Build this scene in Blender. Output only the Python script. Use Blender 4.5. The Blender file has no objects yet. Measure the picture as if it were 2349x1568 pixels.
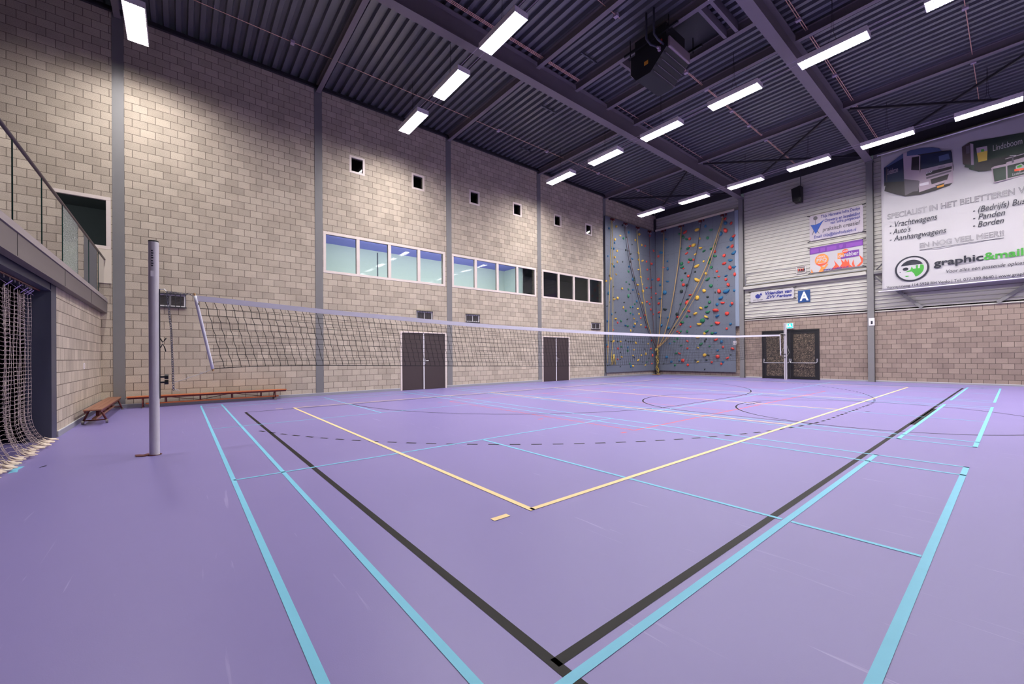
import bpy, math, random
from mathutils import Vector, Matrix
random.seed(7)
R = math.radians
PI = math.pi
C = bpy.context.scene.collection
sc = bpy.context.scene

# ------------------------------------------------------------------ camera
FPX, PCX, PCY, YAW, EYE, ROLL, PITCH = 942.0035, 1193.381, 813.731, 50.38073, 1.22673, -0.49125, 0.19675
def cam_axes():
    th, ro, pi = R(YAW), R(ROLL), R(PITCH)
    f = Vector((-math.sin(th) * math.cos(pi), math.cos(th) * math.cos(pi), math.sin(pi)))
    r = Vector((math.cos(th), math.sin(th), 0)); u = r.cross(f)
    c, s = math.cos(ro), math.sin(ro)
    return f, c * r + s * u, -s * r + c * u
CF, CR, CU = cam_axes()
cd = bpy.data.cameras.new('camera'); cam = bpy.data.objects.new('camera', cd); C.objects.link(cam)
m = Matrix.Identity(4)
for i in range(3):
    m[i][0], m[i][1], m[i][2] = CR[i], CU[i], -CF[i]
m[2][3] = EYE
cam.matrix_world = m
cd.sensor_fit = 'HORIZONTAL'; cd.sensor_width = 36; cd.lens = FPX / 2349 * 36
cd.shift_x = (1174.5 - PCX) / 2349; cd.shift_y = (PCY - 784) / 2349
cd.clip_start = .02; cd.clip_end = 200
sc.camera = cam
def ray(u, v): return CF + CR * ((u - PCX) / FPX) - CU * ((v - PCY) / FPX)
XW, YB, YF, ZC = -14.479, 23.055, -1.52, 9.98       # wall planes and top of the block wall
def atX(u, v, X=XW): r = ray(u, v); t = X / r.x; return Vector((X, r.y * t, EYE + r.z * t))
def atY(u, v, Y=YB): r = ray(u, v); t = Y / r.y; return Vector((r.x * t, Y, EYE + r.z * t))
def atZ(u, v, Z=0.): r = ray(u, v); t = (Z - EYE) / r.z; return Vector((r.x * t, r.y * t, Z))

# ------------------------------------------------------------------ world, exposure
w = bpy.data.worlds.new('world'); sc.world = w; w.use_nodes = True
w.node_tree.nodes['Background'].inputs[0].default_value = (.5, .55, .7, 1)
w.node_tree.nodes['Background'].inputs[1].default_value = 0.02
sc.view_settings.view_transform = 'Standard'; sc.view_settings.look = 'None'
sc.view_settings.exposure = 1.98; sc.view_settings.gamma = 1.0; sc.view_settings.use_curve_mapping = False
LAMP_STRENGTH = 62.0
cy = sc.cycles
cy.use_denoising = True; cy.max_bounces = 7; cy.diffuse_bounces = 4; cy.glossy_bounces = 4
cy.transmission_bounces = 6; cy.transparent_max_bounces = 12; cy.sample_clamp_indirect = 6; cy.adaptive_threshold = .02
cy.caustics_reflective = False; cy.caustics_refractive = False; cy.blur_glossy = 1.0

# ------------------------------------------------------------------ materials
def lin(c): return tuple(((x / 255) / 12.92 if x / 255 <= .04045 else ((x / 255 + .055) / 1.055) ** 2.4) for x in c)
def newmat(name):
    mt = bpy.data.materials.new(name); mt.use_nodes = True
    return mt, mt.node_tree, mt.node_tree.nodes['Principled BSDF']
def N(nt, t, **k):
    n = nt.nodes.new(t)
    for a, b in k.items(): setattr(n, a, b)
    return n
def mat(name, rgb, rough=.5, metal=0., spec=.5, noise=0., nscale=8., bump=0., bscale=60., coat=0.):
    """plain procedural material: srgb colour with a soft noise variation and optional bump"""
    mt, nt, b = newmat(name); c = lin(rgb)
    b.inputs['Roughness'].default_value = rough; b.inputs['Metallic'].default_value = metal
    b.inputs['Specular IOR Level'].default_value = spec; b.inputs['Coat Weight'].default_value = coat
    b.inputs['Base Color'].default_value = (*c, 1)
    if noise:
        tc = N(nt, 'ShaderNodeTexCoord'); no = N(nt, 'ShaderNodeTexNoise'); no.inputs['Scale'].default_value = nscale; no.inputs['Detail'].default_value = 4
        mx = N(nt, 'ShaderNodeMix', data_type='RGBA')
        mx.inputs['A'].default_value = (*[x * (1 - noise) for x in c], 1); mx.inputs['B'].default_value = (*[min(1, x * (1 + noise)) for x in c], 1)
        nt.links.new(tc.outputs['Object'], no.inputs['Vector']); nt.links.new(no.outputs['Fac'], mx.inputs['Factor']); nt.links.new(mx.outputs['Result'], b.inputs['Base Color'])
    if bump:
        tc = N(nt, 'ShaderNodeTexCoord'); n2 = N(nt, 'ShaderNodeTexNoise'); n2.inputs['Scale'].default_value = bscale
        bp = N(nt, 'ShaderNodeBump'); bp.inputs['Strength'].default_value = bump; bp.inputs['Distance'].default_value = .01
        nt.links.new(tc.outputs['Object'], n2.inputs['Vector']); nt.links.new(n2.outputs['Fac'], bp.inputs['Height']); nt.links.new(bp.outputs['Normal'], b.inputs['Normal'])
    return mt
def blockwork(name, c1, c2, cm):
    mt, nt, b = newmat(name)
    uv = N(nt, 'ShaderNodeUVMap'); br = N(nt, 'ShaderNodeTexBrick', offset=.5, offset_frequency=2, squash=1)
    nt.links.new(uv.outputs['UV'], br.inputs['Vector'])
    for k, v in {'Scale': 1, 'Mortar Size': .0065, 'Mortar Smooth': .25, 'Bias': 0, 'Brick Width': .3, 'Row Height': .2}.items(): br.inputs[k].default_value = v
    br.inputs['Color1'].default_value = (*lin(c1), 1); br.inputs['Color2'].default_value = (*lin(c2), 1); br.inputs['Mortar'].default_value = (*lin(cm), 1)
    n1 = N(nt, 'ShaderNodeTexNoise'); n1.inputs['Scale'].default_value = 95; n1.inputs['Detail'].default_value = 3
    n0 = N(nt, 'ShaderNodeTexNoise'); n0.inputs['Scale'].default_value = 2.2; n0.inputs['Detail'].default_value = 3
    mr = N(nt, 'ShaderNodeMapRange'); mr.inputs['From Min'].default_value = .3; mr.inputs['From Max'].default_value = .7; mr.inputs['To Min'].default_value = .72; mr.inputs['To Max'].default_value = 1.26
    mr0 = N(nt, 'ShaderNodeMapRange'); mr0.inputs['From Min'].default_value = .3; mr0.inputs['From Max'].default_value = .7; mr0.inputs['To Min'].default_value = .92; mr0.inputs['To Max'].default_value = 1.07
    nt.links.new(uv.outputs['UV'], n1.inputs['Vector']); nt.links.new(uv.outputs['UV'], n0.inputs['Vector'])
    nt.links.new(n1.outputs['Fac'], mr.inputs['Value']); nt.links.new(n0.outputs['Fac'], mr0.inputs['Value'])
    mu = N(nt, 'ShaderNodeMath', operation='MULTIPLY'); nt.links.new(mr.outputs[0], mu.inputs[0]); nt.links.new(mr0.outputs[0], mu.inputs[1])
    vm = N(nt, 'ShaderNodeVectorMath', operation='SCALE'); nt.links.new(br.outputs['Color'], vm.inputs[0]); nt.links.new(mu.outputs[0], vm.inputs['Scale'])
    nt.links.new(vm.outputs[0], b.inputs['Base Color'])
    b.inputs['Roughness'].default_value = .92; b.inputs['Specular IOR Level'].default_value = .25
    iv = N(nt, 'ShaderNodeMath', operation='SUBTRACT'); iv.inputs[0].default_value = 1; nt.links.new(br.outputs['Fac'], iv.inputs[1])
    ad = N(nt, 'ShaderNodeMath', operation='MULTIPLY_ADD'); nt.links.new(n1.outputs['Fac'], ad.inputs[0]); ad.inputs[1].default_value = .25; nt.links.new(iv.outputs[0], ad.inputs[2])
    bp = N(nt, 'ShaderNodeBump'); bp.inputs['Strength'].default_value = .7; bp.inputs['Distance'].default_value = .008
    nt.links.new(ad.outputs[0], bp.inputs['Height']); nt.links.new(bp.outputs['Normal'], b.inputs['Normal'])
    return mt
M = {}
M['block'] = blockwork('concrete_block', (198, 185, 167), (176, 163, 147), (112, 100, 90))
M['block_back'] = blockwork('concrete_block_brown', (158, 141, 129), (137, 121, 112), (88, 76, 71))
def floor_mat():
    mt, nt, b = newmat('sports_floor_purple')
    tc = N(nt, 'ShaderNodeTexCoord')
    n1 = N(nt, 'ShaderNodeTexNoise'); n1.inputs['Scale'].default_value = .7; n1.inputs['Detail'].default_value = 5
    mx = N(nt, 'ShaderNodeMix', data_type='RGBA'); mx.inputs['A'].default_value = (*lin((124, 113, 169)), 1); mx.inputs['B'].default_value = (*lin((131, 120, 175)), 1)
    nt.links.new(tc.outputs['Object'], n1.inputs['Vector']); nt.links.new(n1.outputs['Fac'], mx.inputs['Factor'])
    # fine pale scuffs
    last = mx.outputs['Result']
    for k, (sx, sy, rot) in enumerate(((.5, 9, 20), (.35, 8, 115), (.6, 12, 70))):
        mp = N(nt, 'ShaderNodeMapping'); mp.inputs['Scale'].default_value = (sx, sy, 1); mp.inputs['Rotation'].default_value = (0, 0, R(rot)); mp.inputs['Location'].default_value = (k * 7.3, k * 3.1, 0)
        no = N(nt, 'ShaderNodeTexNoise'); no.inputs['Scale'].default_value = 2.2; no.inputs['Detail'].default_value = 6; no.inputs['Distortion'].default_value = .5
        rp = N(nt, 'ShaderNodeMapRange'); rp.inputs['From Min'].default_value = .70; rp.inputs['From Max'].default_value = .76; rp.inputs['To Max'].default_value = .3
        nt.links.new(tc.outputs['Object'], mp.inputs['Vector']); nt.links.new(mp.outputs[0], no.inputs['Vector']); nt.links.new(no.outputs['Fac'], rp.inputs['Value'])
        m2 = N(nt, 'ShaderNodeMix', data_type='RGBA'); m2.inputs['B'].default_value = (*lin((190, 178, 220)), 1)
        nt.links.new(rp.outputs[0], m2.inputs['Factor']); nt.links.new(last, m2.inputs['A']); last = m2.outputs['Result']
    nt.links.new(last, b.inputs['Base Color'])
    b.inputs['Roughness'].default_value = .42; b.inputs['Specular IOR Level'].default_value = .42
    n3 = N(nt, 'ShaderNodeTexNoise'); n3.inputs['Scale'].default_value = 180
    bp = N(nt, 'ShaderNodeBump'); bp.inputs['Strength'].default_value = .12; bp.inputs['Distance'].default_value = .002
    nt.links.new(tc.outputs['Object'], n3.inputs['Vector']); nt.links.new(n3.outputs['Fac'], bp.inputs['Height']); nt.links.new(bp.outputs['Normal'], b.inputs['Normal'])
    return mt
M['floor'] = floor_mat()
M['l_blue'] = mat('line_paint_light_blue', (120, 192, 220), .5, noise=.04, spec=.25)
M['l_yellow'] = mat('line_paint_yellow', (236, 208, 154), .5, noise=.04, spec=.25)
M['l_black'] = mat('line_paint_black', (30, 27, 28), .55, noise=.08, spec=.15)
M['l_red'] = mat('line_paint_red', (205, 92, 110), .45, noise=.05, spec=.35)
M['steel'] = mat('grey_painted_steel', (124, 122, 122), .5, noise=.05, nscale=3, spec=.4)
M['beam'] = mat('grey_roof_steel', (120, 112, 118), .55, noise=.06, nscale=3, spec=.4)
M['deck'] = mat('dark_roof_deck', (112, 112, 122), .36, metal=.4, noise=.08, nscale=2)
M['dark_steel'] = mat('dark_steel', (52, 50, 56), .5, noise=.06)
M['frame_blue'] = mat('dark_blue_grey_steel', (66, 68, 84), .45, noise=.05, nscale=2)
M['cream'] = mat('cream_window_frame', (226, 212, 204), .45, noise=.03)
M['white'] = mat('white_enamel', (228, 224, 228), .4, noise=.02)
M['lamp_body'] = mat('lamp_housing_white', (238, 230, 234), .35, noise=.02)
M['louvre'] = mat('lamp_louvre_white', (240, 240, 242), .35)
M['brown'] = mat('dark_brown_door', (62, 50, 50), .45, noise=.05, nscale=4)
M['black'] = mat('black_plastic', (22, 21, 24), .45, noise=.1)
M['chrome'] = mat('brushed_metal', (200, 198, 204), .28, metal=.9, noise=.05)
M['galv'] = mat('galvanised_chain', (150, 150, 155), .4, metal=.7, noise=.1)
M['alu'] = mat('anodised_aluminium', (206, 201, 208), .38, metal=.1, noise=.03, nscale=20)
M['clad'] = mat('white_steel_cladding', (180, 177, 170), .5, noise=.03, nscale=1.2)
M['skirt'] = mat('grey_skirting', (150, 150, 158), .5)
M['skirt_top'] = mat('white_sealant', (205, 205, 205), .6)
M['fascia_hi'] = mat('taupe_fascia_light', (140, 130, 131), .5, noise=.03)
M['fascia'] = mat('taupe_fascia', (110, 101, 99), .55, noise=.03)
M['rail'] = mat('dark_handrail', (80, 66, 66), .4, noise=.05)
M['paint_cream'] = mat('cream_panel', (220, 208, 190), .6, noise=.03)
M['seat_cream'] = mat('cream_upholstery', (214, 200, 172), .7, noise=.05)
M['seat_red'] = mat('dusty_red_upholstery', (150, 100, 92), .8, noise=.1)
M['climb'] = mat('blue_grey_climbing_panel', (100, 106, 119), .75, noise=.07, nscale=1.5, bump=.25, bscale=45)
M['climb_edge'] = mat('pale_blue_board', (132, 143, 162), .6, noise=.04)
M['seam'] = mat('panel_seam', (84, 88, 100), .8)
M['mortar_dark'] = mat('dark_gap', (30, 29, 33), .8)
M['room_white'] = mat('pale_teal_wall', (206, 218, 212), .7, noise=.02)
M['room_blue'] = mat('violet_blue_ceiling', (130, 128, 208), .7, noise=.02)
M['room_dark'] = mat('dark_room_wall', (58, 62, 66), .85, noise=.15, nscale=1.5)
M['net'] = mat('black_net_cord', (30, 27, 30), .8)
M['tape'] = mat('white_net_tape', (236, 234, 244), .65, noise=.04, nscale=12)
M['rope_w'] = mat('white_rope', (225, 220, 212), .8, noise=.08, nscale=60)
M['curtain'] = mat('pinkish_curtain_cord', (190, 172, 168), .85, noise=.08, nscale=20)
M['hem'] = mat('cream_net_hem', (226, 208, 190), .85, noise=.1, nscale=30)
M['tab'] = mat('lilac_tab', (160, 140, 190), .75)
M['dowel'] = mat('wooden_dowel', (206, 164, 112), .6, noise=.12, nscale=25)
M['copper'] = mat('copper_cable', (232, 184, 158), .55, noise=.05)
M['jbox'] = mat('grey_junction_box', (176, 160, 178), .55)
M['rope_tan'] = mat('tan_climbing_rope', (178, 146, 96), .85, noise=.25, nscale=80)
M['rope_yellow'] = mat('yellow_climbing_rope', (196, 168, 84), .85, noise=.25, nscale=80)
M['rope_dark'] = mat('dark_climbing_rope', (52, 50, 62), .85, noise=.3, nscale=80)
M['rope_brown'] = mat('brown_climbing_rope', (88, 58, 58), .85, noise=.3, nscale=80)
M['banner'] = mat('white_banner_cloth', (182, 179, 182), .75, noise=.025, nscale=1.1)
M['banner_lilac'] = mat('lilac_banner_cloth', (186, 177, 186), .75, noise=.03, nscale=2)
M['ink'] = mat('dark_ink', (26, 28, 42), .6)
M['ink_grey'] = mat('grey_ink', (84, 80, 86), .6)
M['ink_blue'] = mat('blue_ink', (20, 66, 150), .6)
M['ink_navy'] = mat('navy_ink', (36, 44, 128), .6)
M['green'] = mat('leaf_green_ink', (60, 150, 50), .6)
M['sign_blue'] = mat('sign_blue', (10, 62, 120), .5)
M['orange'] = mat('orange_ink', (238, 134, 62), .6)
M['orange_red'] = mat('orange_red_ink', (226, 82, 50), .6)
M['purple'] = mat('purple_ink', (104, 48, 140), .6)
M['purple_l'] = mat('light_purple_ink', (126, 66, 160), .6)
M['pic_blue'] = mat('print_slate_blue', (74, 88, 124), .6)
M['pic_night'] = mat('print_deep_blue', (24, 36, 62), .6)
M['pic_dark'] = mat('print_near_black', (38, 34, 38), .6)
M['pic_grey'] = mat('print_warm_grey', (176, 160, 170), .6)
M['pic_mid'] = mat('print_mid_grey', (96, 90, 98), .6)
M['pic_brown'] = mat('print_brown', (70, 58, 58), .6)
M['pic_green'] = mat('print_dark_green', (34, 50, 42), .6)
M['pic_beer'] = mat('print_yellow', (222, 192, 84), .6)
M['plate'] = mat('print_plate_yellow', (220, 150, 50), .6)
M['wheel'] = mat('grey_rubber_wheel', (120, 112, 112), .6)
M['bench_red'] = mat('dark_red_bench_frame', (92, 30, 30), .42, noise=.08)
M['tarp'] = mat('silver_cover', (176, 180, 188), .4, noise=.06)
M['tarp_blue'] = mat('blue_grey_cover', (70, 96, 120), .4, noise=.06)
M['light_tan'] = mat('beige_heater_panel', (150, 134, 140), .5, noise=.04)
M['heater'] = mat('black_heater_casing', (24, 24, 28), .45, noise=.08)
def wood(name, c1, c2):
    mt, nt, b = newmat(name); tc = N(nt, 'ShaderNodeTexCoord'); mp = N(nt, 'ShaderNodeMapping'); mp.inputs['Scale'].default_value = (3, 3, 3)
    wv = N(nt, 'ShaderNodeTexNoise'); wv.inputs['Scale'].default_value = 6; wv.inputs['Detail'].default_value = 6; wv.inputs['Distortion'].default_value = 1.2
    mx = N(nt, 'ShaderNodeMix', data_type='RGBA'); mx.inputs['A'].default_value = (*lin(c1), 1); mx.inputs['B'].default_value = (*lin(c2), 1)
    nt.links.new(tc.outputs['Object'], mp.inputs[0]); nt.links.new(mp.outputs[0], wv.inputs['Vector']); nt.links.new(wv.outputs['Fac'], mx.inputs['Factor']); nt.links.new(mx.outputs['Result'], b.inputs['Base Color'])
    b.inputs['Roughness'].default_value = .38
    return mt
M['bench_wood'] = wood('varnished_bench_wood', (176, 88, 44), (206, 116, 66))
M['bench_wood_d'] = wood('worn_bench_wood', (132, 88, 66), (156, 106, 82))
def glass(name, tint, refl=1.5):
    mt = bpy.data.materials.new(name); mt.use_nodes = True; nt = mt.node_tree; nt.nodes.clear()
    o = N(nt, 'ShaderNodeOutputMaterial'); t = N(nt, 'ShaderNodeBsdfTransparent'); g = N(nt, 'ShaderNodeBsdfGlossy'); g.inputs['Roughness'].default_value = .015
    t.inputs['Color'].default_value = (*tint, 1); fr = N(nt, 'ShaderNodeFresnel'); fr.inputs['IOR'].default_value = refl
    mx = N(nt, 'ShaderNodeMixShader'); nt.links.new(fr.outputs[0], mx.inputs[0]); nt.links.new(t.outputs[0], mx.inputs[1]); nt.links.new(g.outputs[0], mx.inputs[2]); nt.links.new(mx.outputs[0], o.inputs[0])
    return mt
M['glass'] = glass('window_glass', (.93, .97, .96), 1.6)
M['glass_green'] = glass('balustrade_glass', (.80, .90, .86), 1.35)
M['glass_edge'] = mat('dark_green_glass_edge', (26, 58, 54), .2)
def crackle():
    mt, nt, b = newmat('crackled_glass'); tc = N(nt, 'ShaderNodeTexCoord'); v = N(nt, 'ShaderNodeTexVoronoi', feature='DISTANCE_TO_EDGE'); v.inputs['Scale'].default_value = 38
    rp = N(nt, 'ShaderNodeMapRange'); rp.inputs['From Max'].default_value = .12; rp.inputs['To Min'].default_value = 1; rp.inputs['To Max'].default_value = 0
    nt.links.new(tc.outputs['Object'], v.inputs['Vector']); nt.links.new(v.outputs['Distance'], rp.inputs['Value'])
    tr = N(nt, 'ShaderNodeBsdfTransparent'); tr.inputs['Color'].default_value = (.6, .68, .64, 1); mx = N(nt, 'ShaderNodeMixShader'); ma = N(nt, 'ShaderNodeMath', operation='MULTIPLY_ADD'); ma.inputs[1].default_value = .55; ma.inputs[2].default_value = .3
    nt.links.new(rp.outputs[0], ma.inputs[0]); nt.links.new(ma.outputs[0], mx.inputs[0]); nt.links.new(tr.outputs[0], mx.inputs[1]); nt.links.new(b.outputs[0], mx.inputs[2])
    nt.links.new(mx.outputs[0], nt.nodes['Material Output'].inputs[0]); b.inputs['Base Color'].default_value = (*lin((190, 198, 190)), 1); b.inputs['Roughness'].default_value = .25
    return mt
M['crackle'] = crackle()
def speckle():
    mt, nt, b = newmat('speckled_door_glass'); tc = N(nt, 'ShaderNodeTexCoord'); v = N(nt, 'ShaderNodeTexNoise'); v.inputs['Scale'].default_value = 26; v.inputs['Detail'].default_value = 5; v.inputs['Roughness'].default_value = .8
    cr = N(nt, 'ShaderNodeMapRange'); cr.inputs['From Min'].default_value = .5; cr.inputs['From Max'].default_value = .68
    mx = N(nt, 'ShaderNodeMix', data_type='RGBA'); mx.inputs['A'].default_value = (*lin((44, 38, 34)), 1); mx.inputs['B'].default_value = (*lin((176, 156, 132)), 1)
    nt.links.new(tc.outputs['Object'], v.inputs['Vector']); nt.links.new(v.outputs['Fac'], cr.inputs['Value']); nt.links.new(cr.outputs[0], mx.inputs['Factor']); nt.links.new(mx.outputs['Result'], b.inputs['Base Color'])
    b.inputs['Roughness'].default_value = .35
    return mt
M['speckle'] = speckle()
def emit(name, rgb, s):
    mt = bpy.data.materials.new(name); mt.use_nodes = True; nt = mt.node_tree; nt.nodes.clear()
    o = N(nt, 'ShaderNodeOutputMaterial'); e = N(nt, 'ShaderNodeEmission'); e.inputs[0].default_value = (*rgb, 1); e.inputs[1].default_value = s; nt.links.new(e.outputs[0], o.inputs[0])
    return mt
M['tube'] = emit('fluorescent_tube_light', (1.0, .965, .95), LAMP_STRENGTH)
def tubes():   # three tubes side by side with dimmer reflector between them
    nt = M['tube'].node_tree; e = [n for n in nt.nodes if n.type == 'EMISSION'][0]; tc = N(nt, 'ShaderNodeTexCoord'); sp = N(nt, 'ShaderNodeSeparateXYZ'); nt.links.new(tc.outputs['Object'], sp.inputs[0])
    a = N(nt, 'ShaderNodeMath', operation='MULTIPLY_ADD'); a.inputs[1].default_value = 1 / .12; a.inputs[2].default_value = 10.5; nt.links.new(sp.outputs['Y'], a.inputs[0])
    f = N(nt, 'ShaderNodeMath', operation='FRACT'); nt.links.new(a.outputs[0], f.inputs[0]); g = N(nt, 'ShaderNodeMath', operation='PINGPONG'); g.inputs[1].default_value = .5; nt.links.new(f.outputs[0], g.inputs[0])
    r = N(nt, 'ShaderNodeMapRange'); r.inputs['From Min'].default_value = .08; r.inputs['From Max'].default_value = .14; r.inputs['To Min'].default_value = .4; r.inputs['To Max'].default_value = LAMP_STRENGTH * 1.1; nt.links.new(g.outputs[0], r.inputs['Value']); nt.links.new(r.outputs[0], e.inputs[1])
tubes()
M['exit'] = emit('lit_exit_sign_white', (.8, 1, .92), 1.0)
M['exit_green'] = emit('lit_exit_sign_green', (.02, .5, .3), 1.0)
HC = {'y': ('yellow', (218, 176, 66)), 'g': ('green', (28, 108, 72)), 'b': ('blue', (26, 98, 140)), 'r': ('red', (204, 62, 52)), 'k': ('blackish', (30, 46, 44))}
for k, (n, c) in HC.items(): M['hold_' + k] = mat('hold_' + n.replace('-', '_'), c, .55, noise=.12, nscale=20, bump=.2, bscale=70)

# ------------------------------------------------------------------ mesh helpers
ORG = {}
class MB:
    def __init__(s): s.v = []; s.f = []; s.uv = []; s.smooth = False
    def face(s, pts, uv=None):
        i = len(s.v); s.v += [Vector(p) for p in pts]; s.f.append(tuple(range(i, i + len(pts)))); s.uv.append(uv)
    def box(s, x0, x1, y0, y1, z0, z1):
        if x0 > x1: x0, x1 = x1, x0
        if y0 > y1: y0, y1 = y1, y0
        if z0 > z1: z0, z1 = z1, z0
        i = len(s.v); s.v += [Vector((x, y, z)) for z in (z0, z1) for y in (y0, y1) for x in (x0, x1)]
        for q in ((0, 2, 3, 1), (4, 5, 7, 6), (0, 1, 5, 4), (2, 6, 7, 3), (0, 4, 6, 2), (1, 3, 7, 5)):
            s.f.append(tuple(i + k for k in q)); s.uv.append(None)
        return s
    def prism(s, poly, axis, a0, a1):
        """poly: 2D outline in the two axes other than `axis` (kept in xyz order)"""
        n = len(poly); i = len(s.v)
        for a in (a0, a1):
            for p, q in poly:
                s.v.append(Vector({'x': (a, p, q), 'y': (p, a, q), 'z': (p, q, a)}[axis]))
        s.f.append(tuple(i + k for k in range(n))); s.f.append(tuple(i + n + k for k in reversed(range(n)))); s.uv += [None, None]
        for k in range(n):
            s.f.append((i + k, i + n + k, i + n + (k + 1) % n, i + (k + 1) % n)); s.uv.append(None)
        return s
    def tube(s, pts, r, seg=6, cap=True):
        pts = [Vector(p) for p in pts]; rings = []; i0 = len(s.v); ref = None
        for k, p in enumerate(pts):
            d = (pts[min(k + 1, len(pts) - 1)] - pts[max(k - 1, 0)])
            if d.length < 1e-9: d = Vector((0, 0, 1))
            d.normalize()
            if ref is None: ref = Vector((0, 0, 1)) if abs(d.z) < .9 else Vector((1, 0, 0))
            a = d.cross(ref)
            if a.length < 1e-6: a = d.orthogonal()
            a.normalize(); b = d.cross(a); ref = -b if False else ref
            rr = r[k] if isinstance(r, (list, tuple)) else r
            for j in range(seg):
                t = 2 * PI * j / seg; s.v.append(p + a * (rr * math.cos(t)) + b * (rr * math.sin(t)))
        for k in range(len(pts) - 1):
            for j in range(seg):
                a = i0 + k * seg + j; b = i0 + k * seg + (j + 1) % seg
                s.f.append((a, b, b + seg, a + seg)); s.uv.append(None)
        if cap:
            s.f.append(tuple(i0 + j for j in reversed(range(seg)))); s.f.append(tuple(i0 + (len(pts) - 1) * seg + j for j in range(seg))); s.uv += [None, None]
        return s
    def cyl(s, p0, p1, r, seg=16): return s.tube([p0, p1], r, seg)
    def ring(s, c, n, Rr, r, seg=12, seg2=5, sx=1.):
        n = Vector(n).normalized(); a = n.orthogonal().normalized(); b = n.cross(a); c = Vector(c); i0 = len(s.v)
        for k in range(seg):
            t = 2 * PI * k / seg; d = a * math.cos(t) * sx + b * math.sin(t); dn = (a * math.cos(t) + b * math.sin(t))
            for j in range(seg2):
                q = 2 * PI * j / seg2; s.v.append(c + d * Rr + dn * (r * math.cos(q)) + n * (r * math.sin(q)))
        for k in range(seg):
            for j in range(seg2):
                s.f.append((i0 + k * seg2 + j, i0 + ((k + 1) % seg) * seg2 + j, i0 + ((k + 1) % seg) * seg2 + (j + 1) % seg2, i0 + k * seg2 + (j + 1) % seg2)); s.uv.append(None)
        return s
    def lathe(s, c, prof, seg=24):
        i0 = len(s.v)
        for r_, z in prof:
            for j in range(seg):
                t = 2 * PI * j / seg; s.v.append(Vector((c[0] + r_ * math.cos(t), c[1] + r_ * math.sin(t), c[2] + z)))
        for k in range(len(prof) - 1):
            for j in range(seg):
                a = i0 + k * seg + j; b = i0 + k * seg + (j + 1) % seg
                s.f.append((a, b, b + seg, a + seg)); s.uv.append(None)
        s.f.append(tuple(i0 + j for j in reversed(range(seg)))); s.f.append(tuple(i0 + (len(prof) - 1) * seg + j for j in range(seg))); s.uv += [None, None]
        return s
    def build(s, name, mt, parent=None, origin=None, smooth=None, bevel=0.):
        if parent is not None: o0 = ORG[parent.name]
        elif origin is not None: o0 = Vector(origin)
        else:
            xs = [v.x for v in s.v]; ys = [v.y for v in s.v]; zs = [v.z for v in s.v]
            o0 = Vector(((min(xs) + max(xs)) / 2, (min(ys) + max(ys)) / 2, min(zs)))
        me = bpy.data.meshes.new(name); me.from_pydata([v - o0 for v in s.v], [], s.f); me.validate(); me.materials.append(M[mt] if isinstance(mt, str) else mt)
        if any(u is not None for u in s.uv):
            ul = me.uv_layers.new(name='UVMap')
            for pl in me.polygons:
                u = s.uv[pl.index] if pl.index < len(s.uv) else None
                for k, li in enumerate(pl.loop_indices): ul.data[li].uv = u[k] if u else (0, 0)
        if smooth if smooth is not None else s.smooth:
            for pl in me.polygons: pl.use_smooth = True
        ob = bpy.data.objects.new(name, me); C.objects.link(ob)
        if parent is not None: ob.parent = parent
        else: ob.location = o0
        if bevel:
            bv = ob.modifiers.new('bevel', 'BEVEL'); bv.width = bevel; bv.segments = 2; bv.limit_method = 'ANGLE'
        ORG[ob.name] = o0
        return ob
def tag(o, label=None, cat=None, group=None, kind=None):
    if label: o['label'] = label
    if cat: o['category'] = cat
    if group: o['group'] = group
    if kind: o['kind'] = kind
    return o
def thing(name, loc, label, cat, group=None, kind=None):
    o = bpy.data.objects.new(name, None); C.objects.link(o); o.location = loc; o.empty_display_size = .1; ORG[o.name] = Vector(loc)
    return tag(o, label, cat, group, kind)
def copy_tree(o, parent=None):
    c = o.copy(); C.objects.link(c)
    if parent is not None: c.parent = parent
    for ch in list(o.children): copy_tree(ch, c)
    return c
def text_mesh(name, s, mt, x0, x1, z0, z1, Y, parent, shear=0., outline=0., bold=0., rot=0., fit=True, plane='Y', depth=.0015):
    """lettering lying on a wall plane facing the hall; the box x0..x1 by z0..z1 is filled"""
    cu = bpy.data.curves.new(name, 'FONT'); cu.body = s; cu.size = 1; cu.shear = shear; cu.offset = bold
    if outline: cu.fill_mode = 'NONE'; cu.bevel_depth = outline; cu.bevel_resolution = 0
    else: cu.extrude = .001
    tmp = bpy.data.objects.new('tmp', cu); C.objects.link(tmp)
    dg = bpy.context.evaluated_depsgraph_get(); me = bpy.data.meshes.new_from_object(tmp.evaluated_get(dg)); bpy.data.objects.remove(tmp); bpy.data.curves.remove(cu)
    xs = [v.co.x for v in me.vertices]; ys = [v.co.y for v in me.vertices]
    if not xs: return None
    a0, a1, b0, b1 = min(xs), max(xs), min(ys), max(ys); kx = (x1 - x0) / (a1 - a0); kz = (z1 - z0) / (b1 - b0); o0 = ORG[parent.name]
    for v in me.vertices:
        lx = (v.co.x - a0) * kx; lz = (v.co.y - b0) * kz; d = v.co.z
        if rot: lx, lz = lx * math.cos(rot) - lz * math.sin(rot), lx * math.sin(rot) + lz * math.cos(rot)
        dd = d * (kx if outline else 1)
        if plane == 'Y': v.co = Vector((x0 + lx, Y - depth - dd, z0 + lz)) - o0
        else: v.co = Vector((Y + depth + dd, x0 + lx, z0 + lz)) - o0
    me.materials.clear(); me.materials.append(M[mt]); ob = bpy.data.objects.new(name, me); C.objects.link(ob); ob.parent = parent; ORG[ob.name] = o0
    return ob
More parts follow.
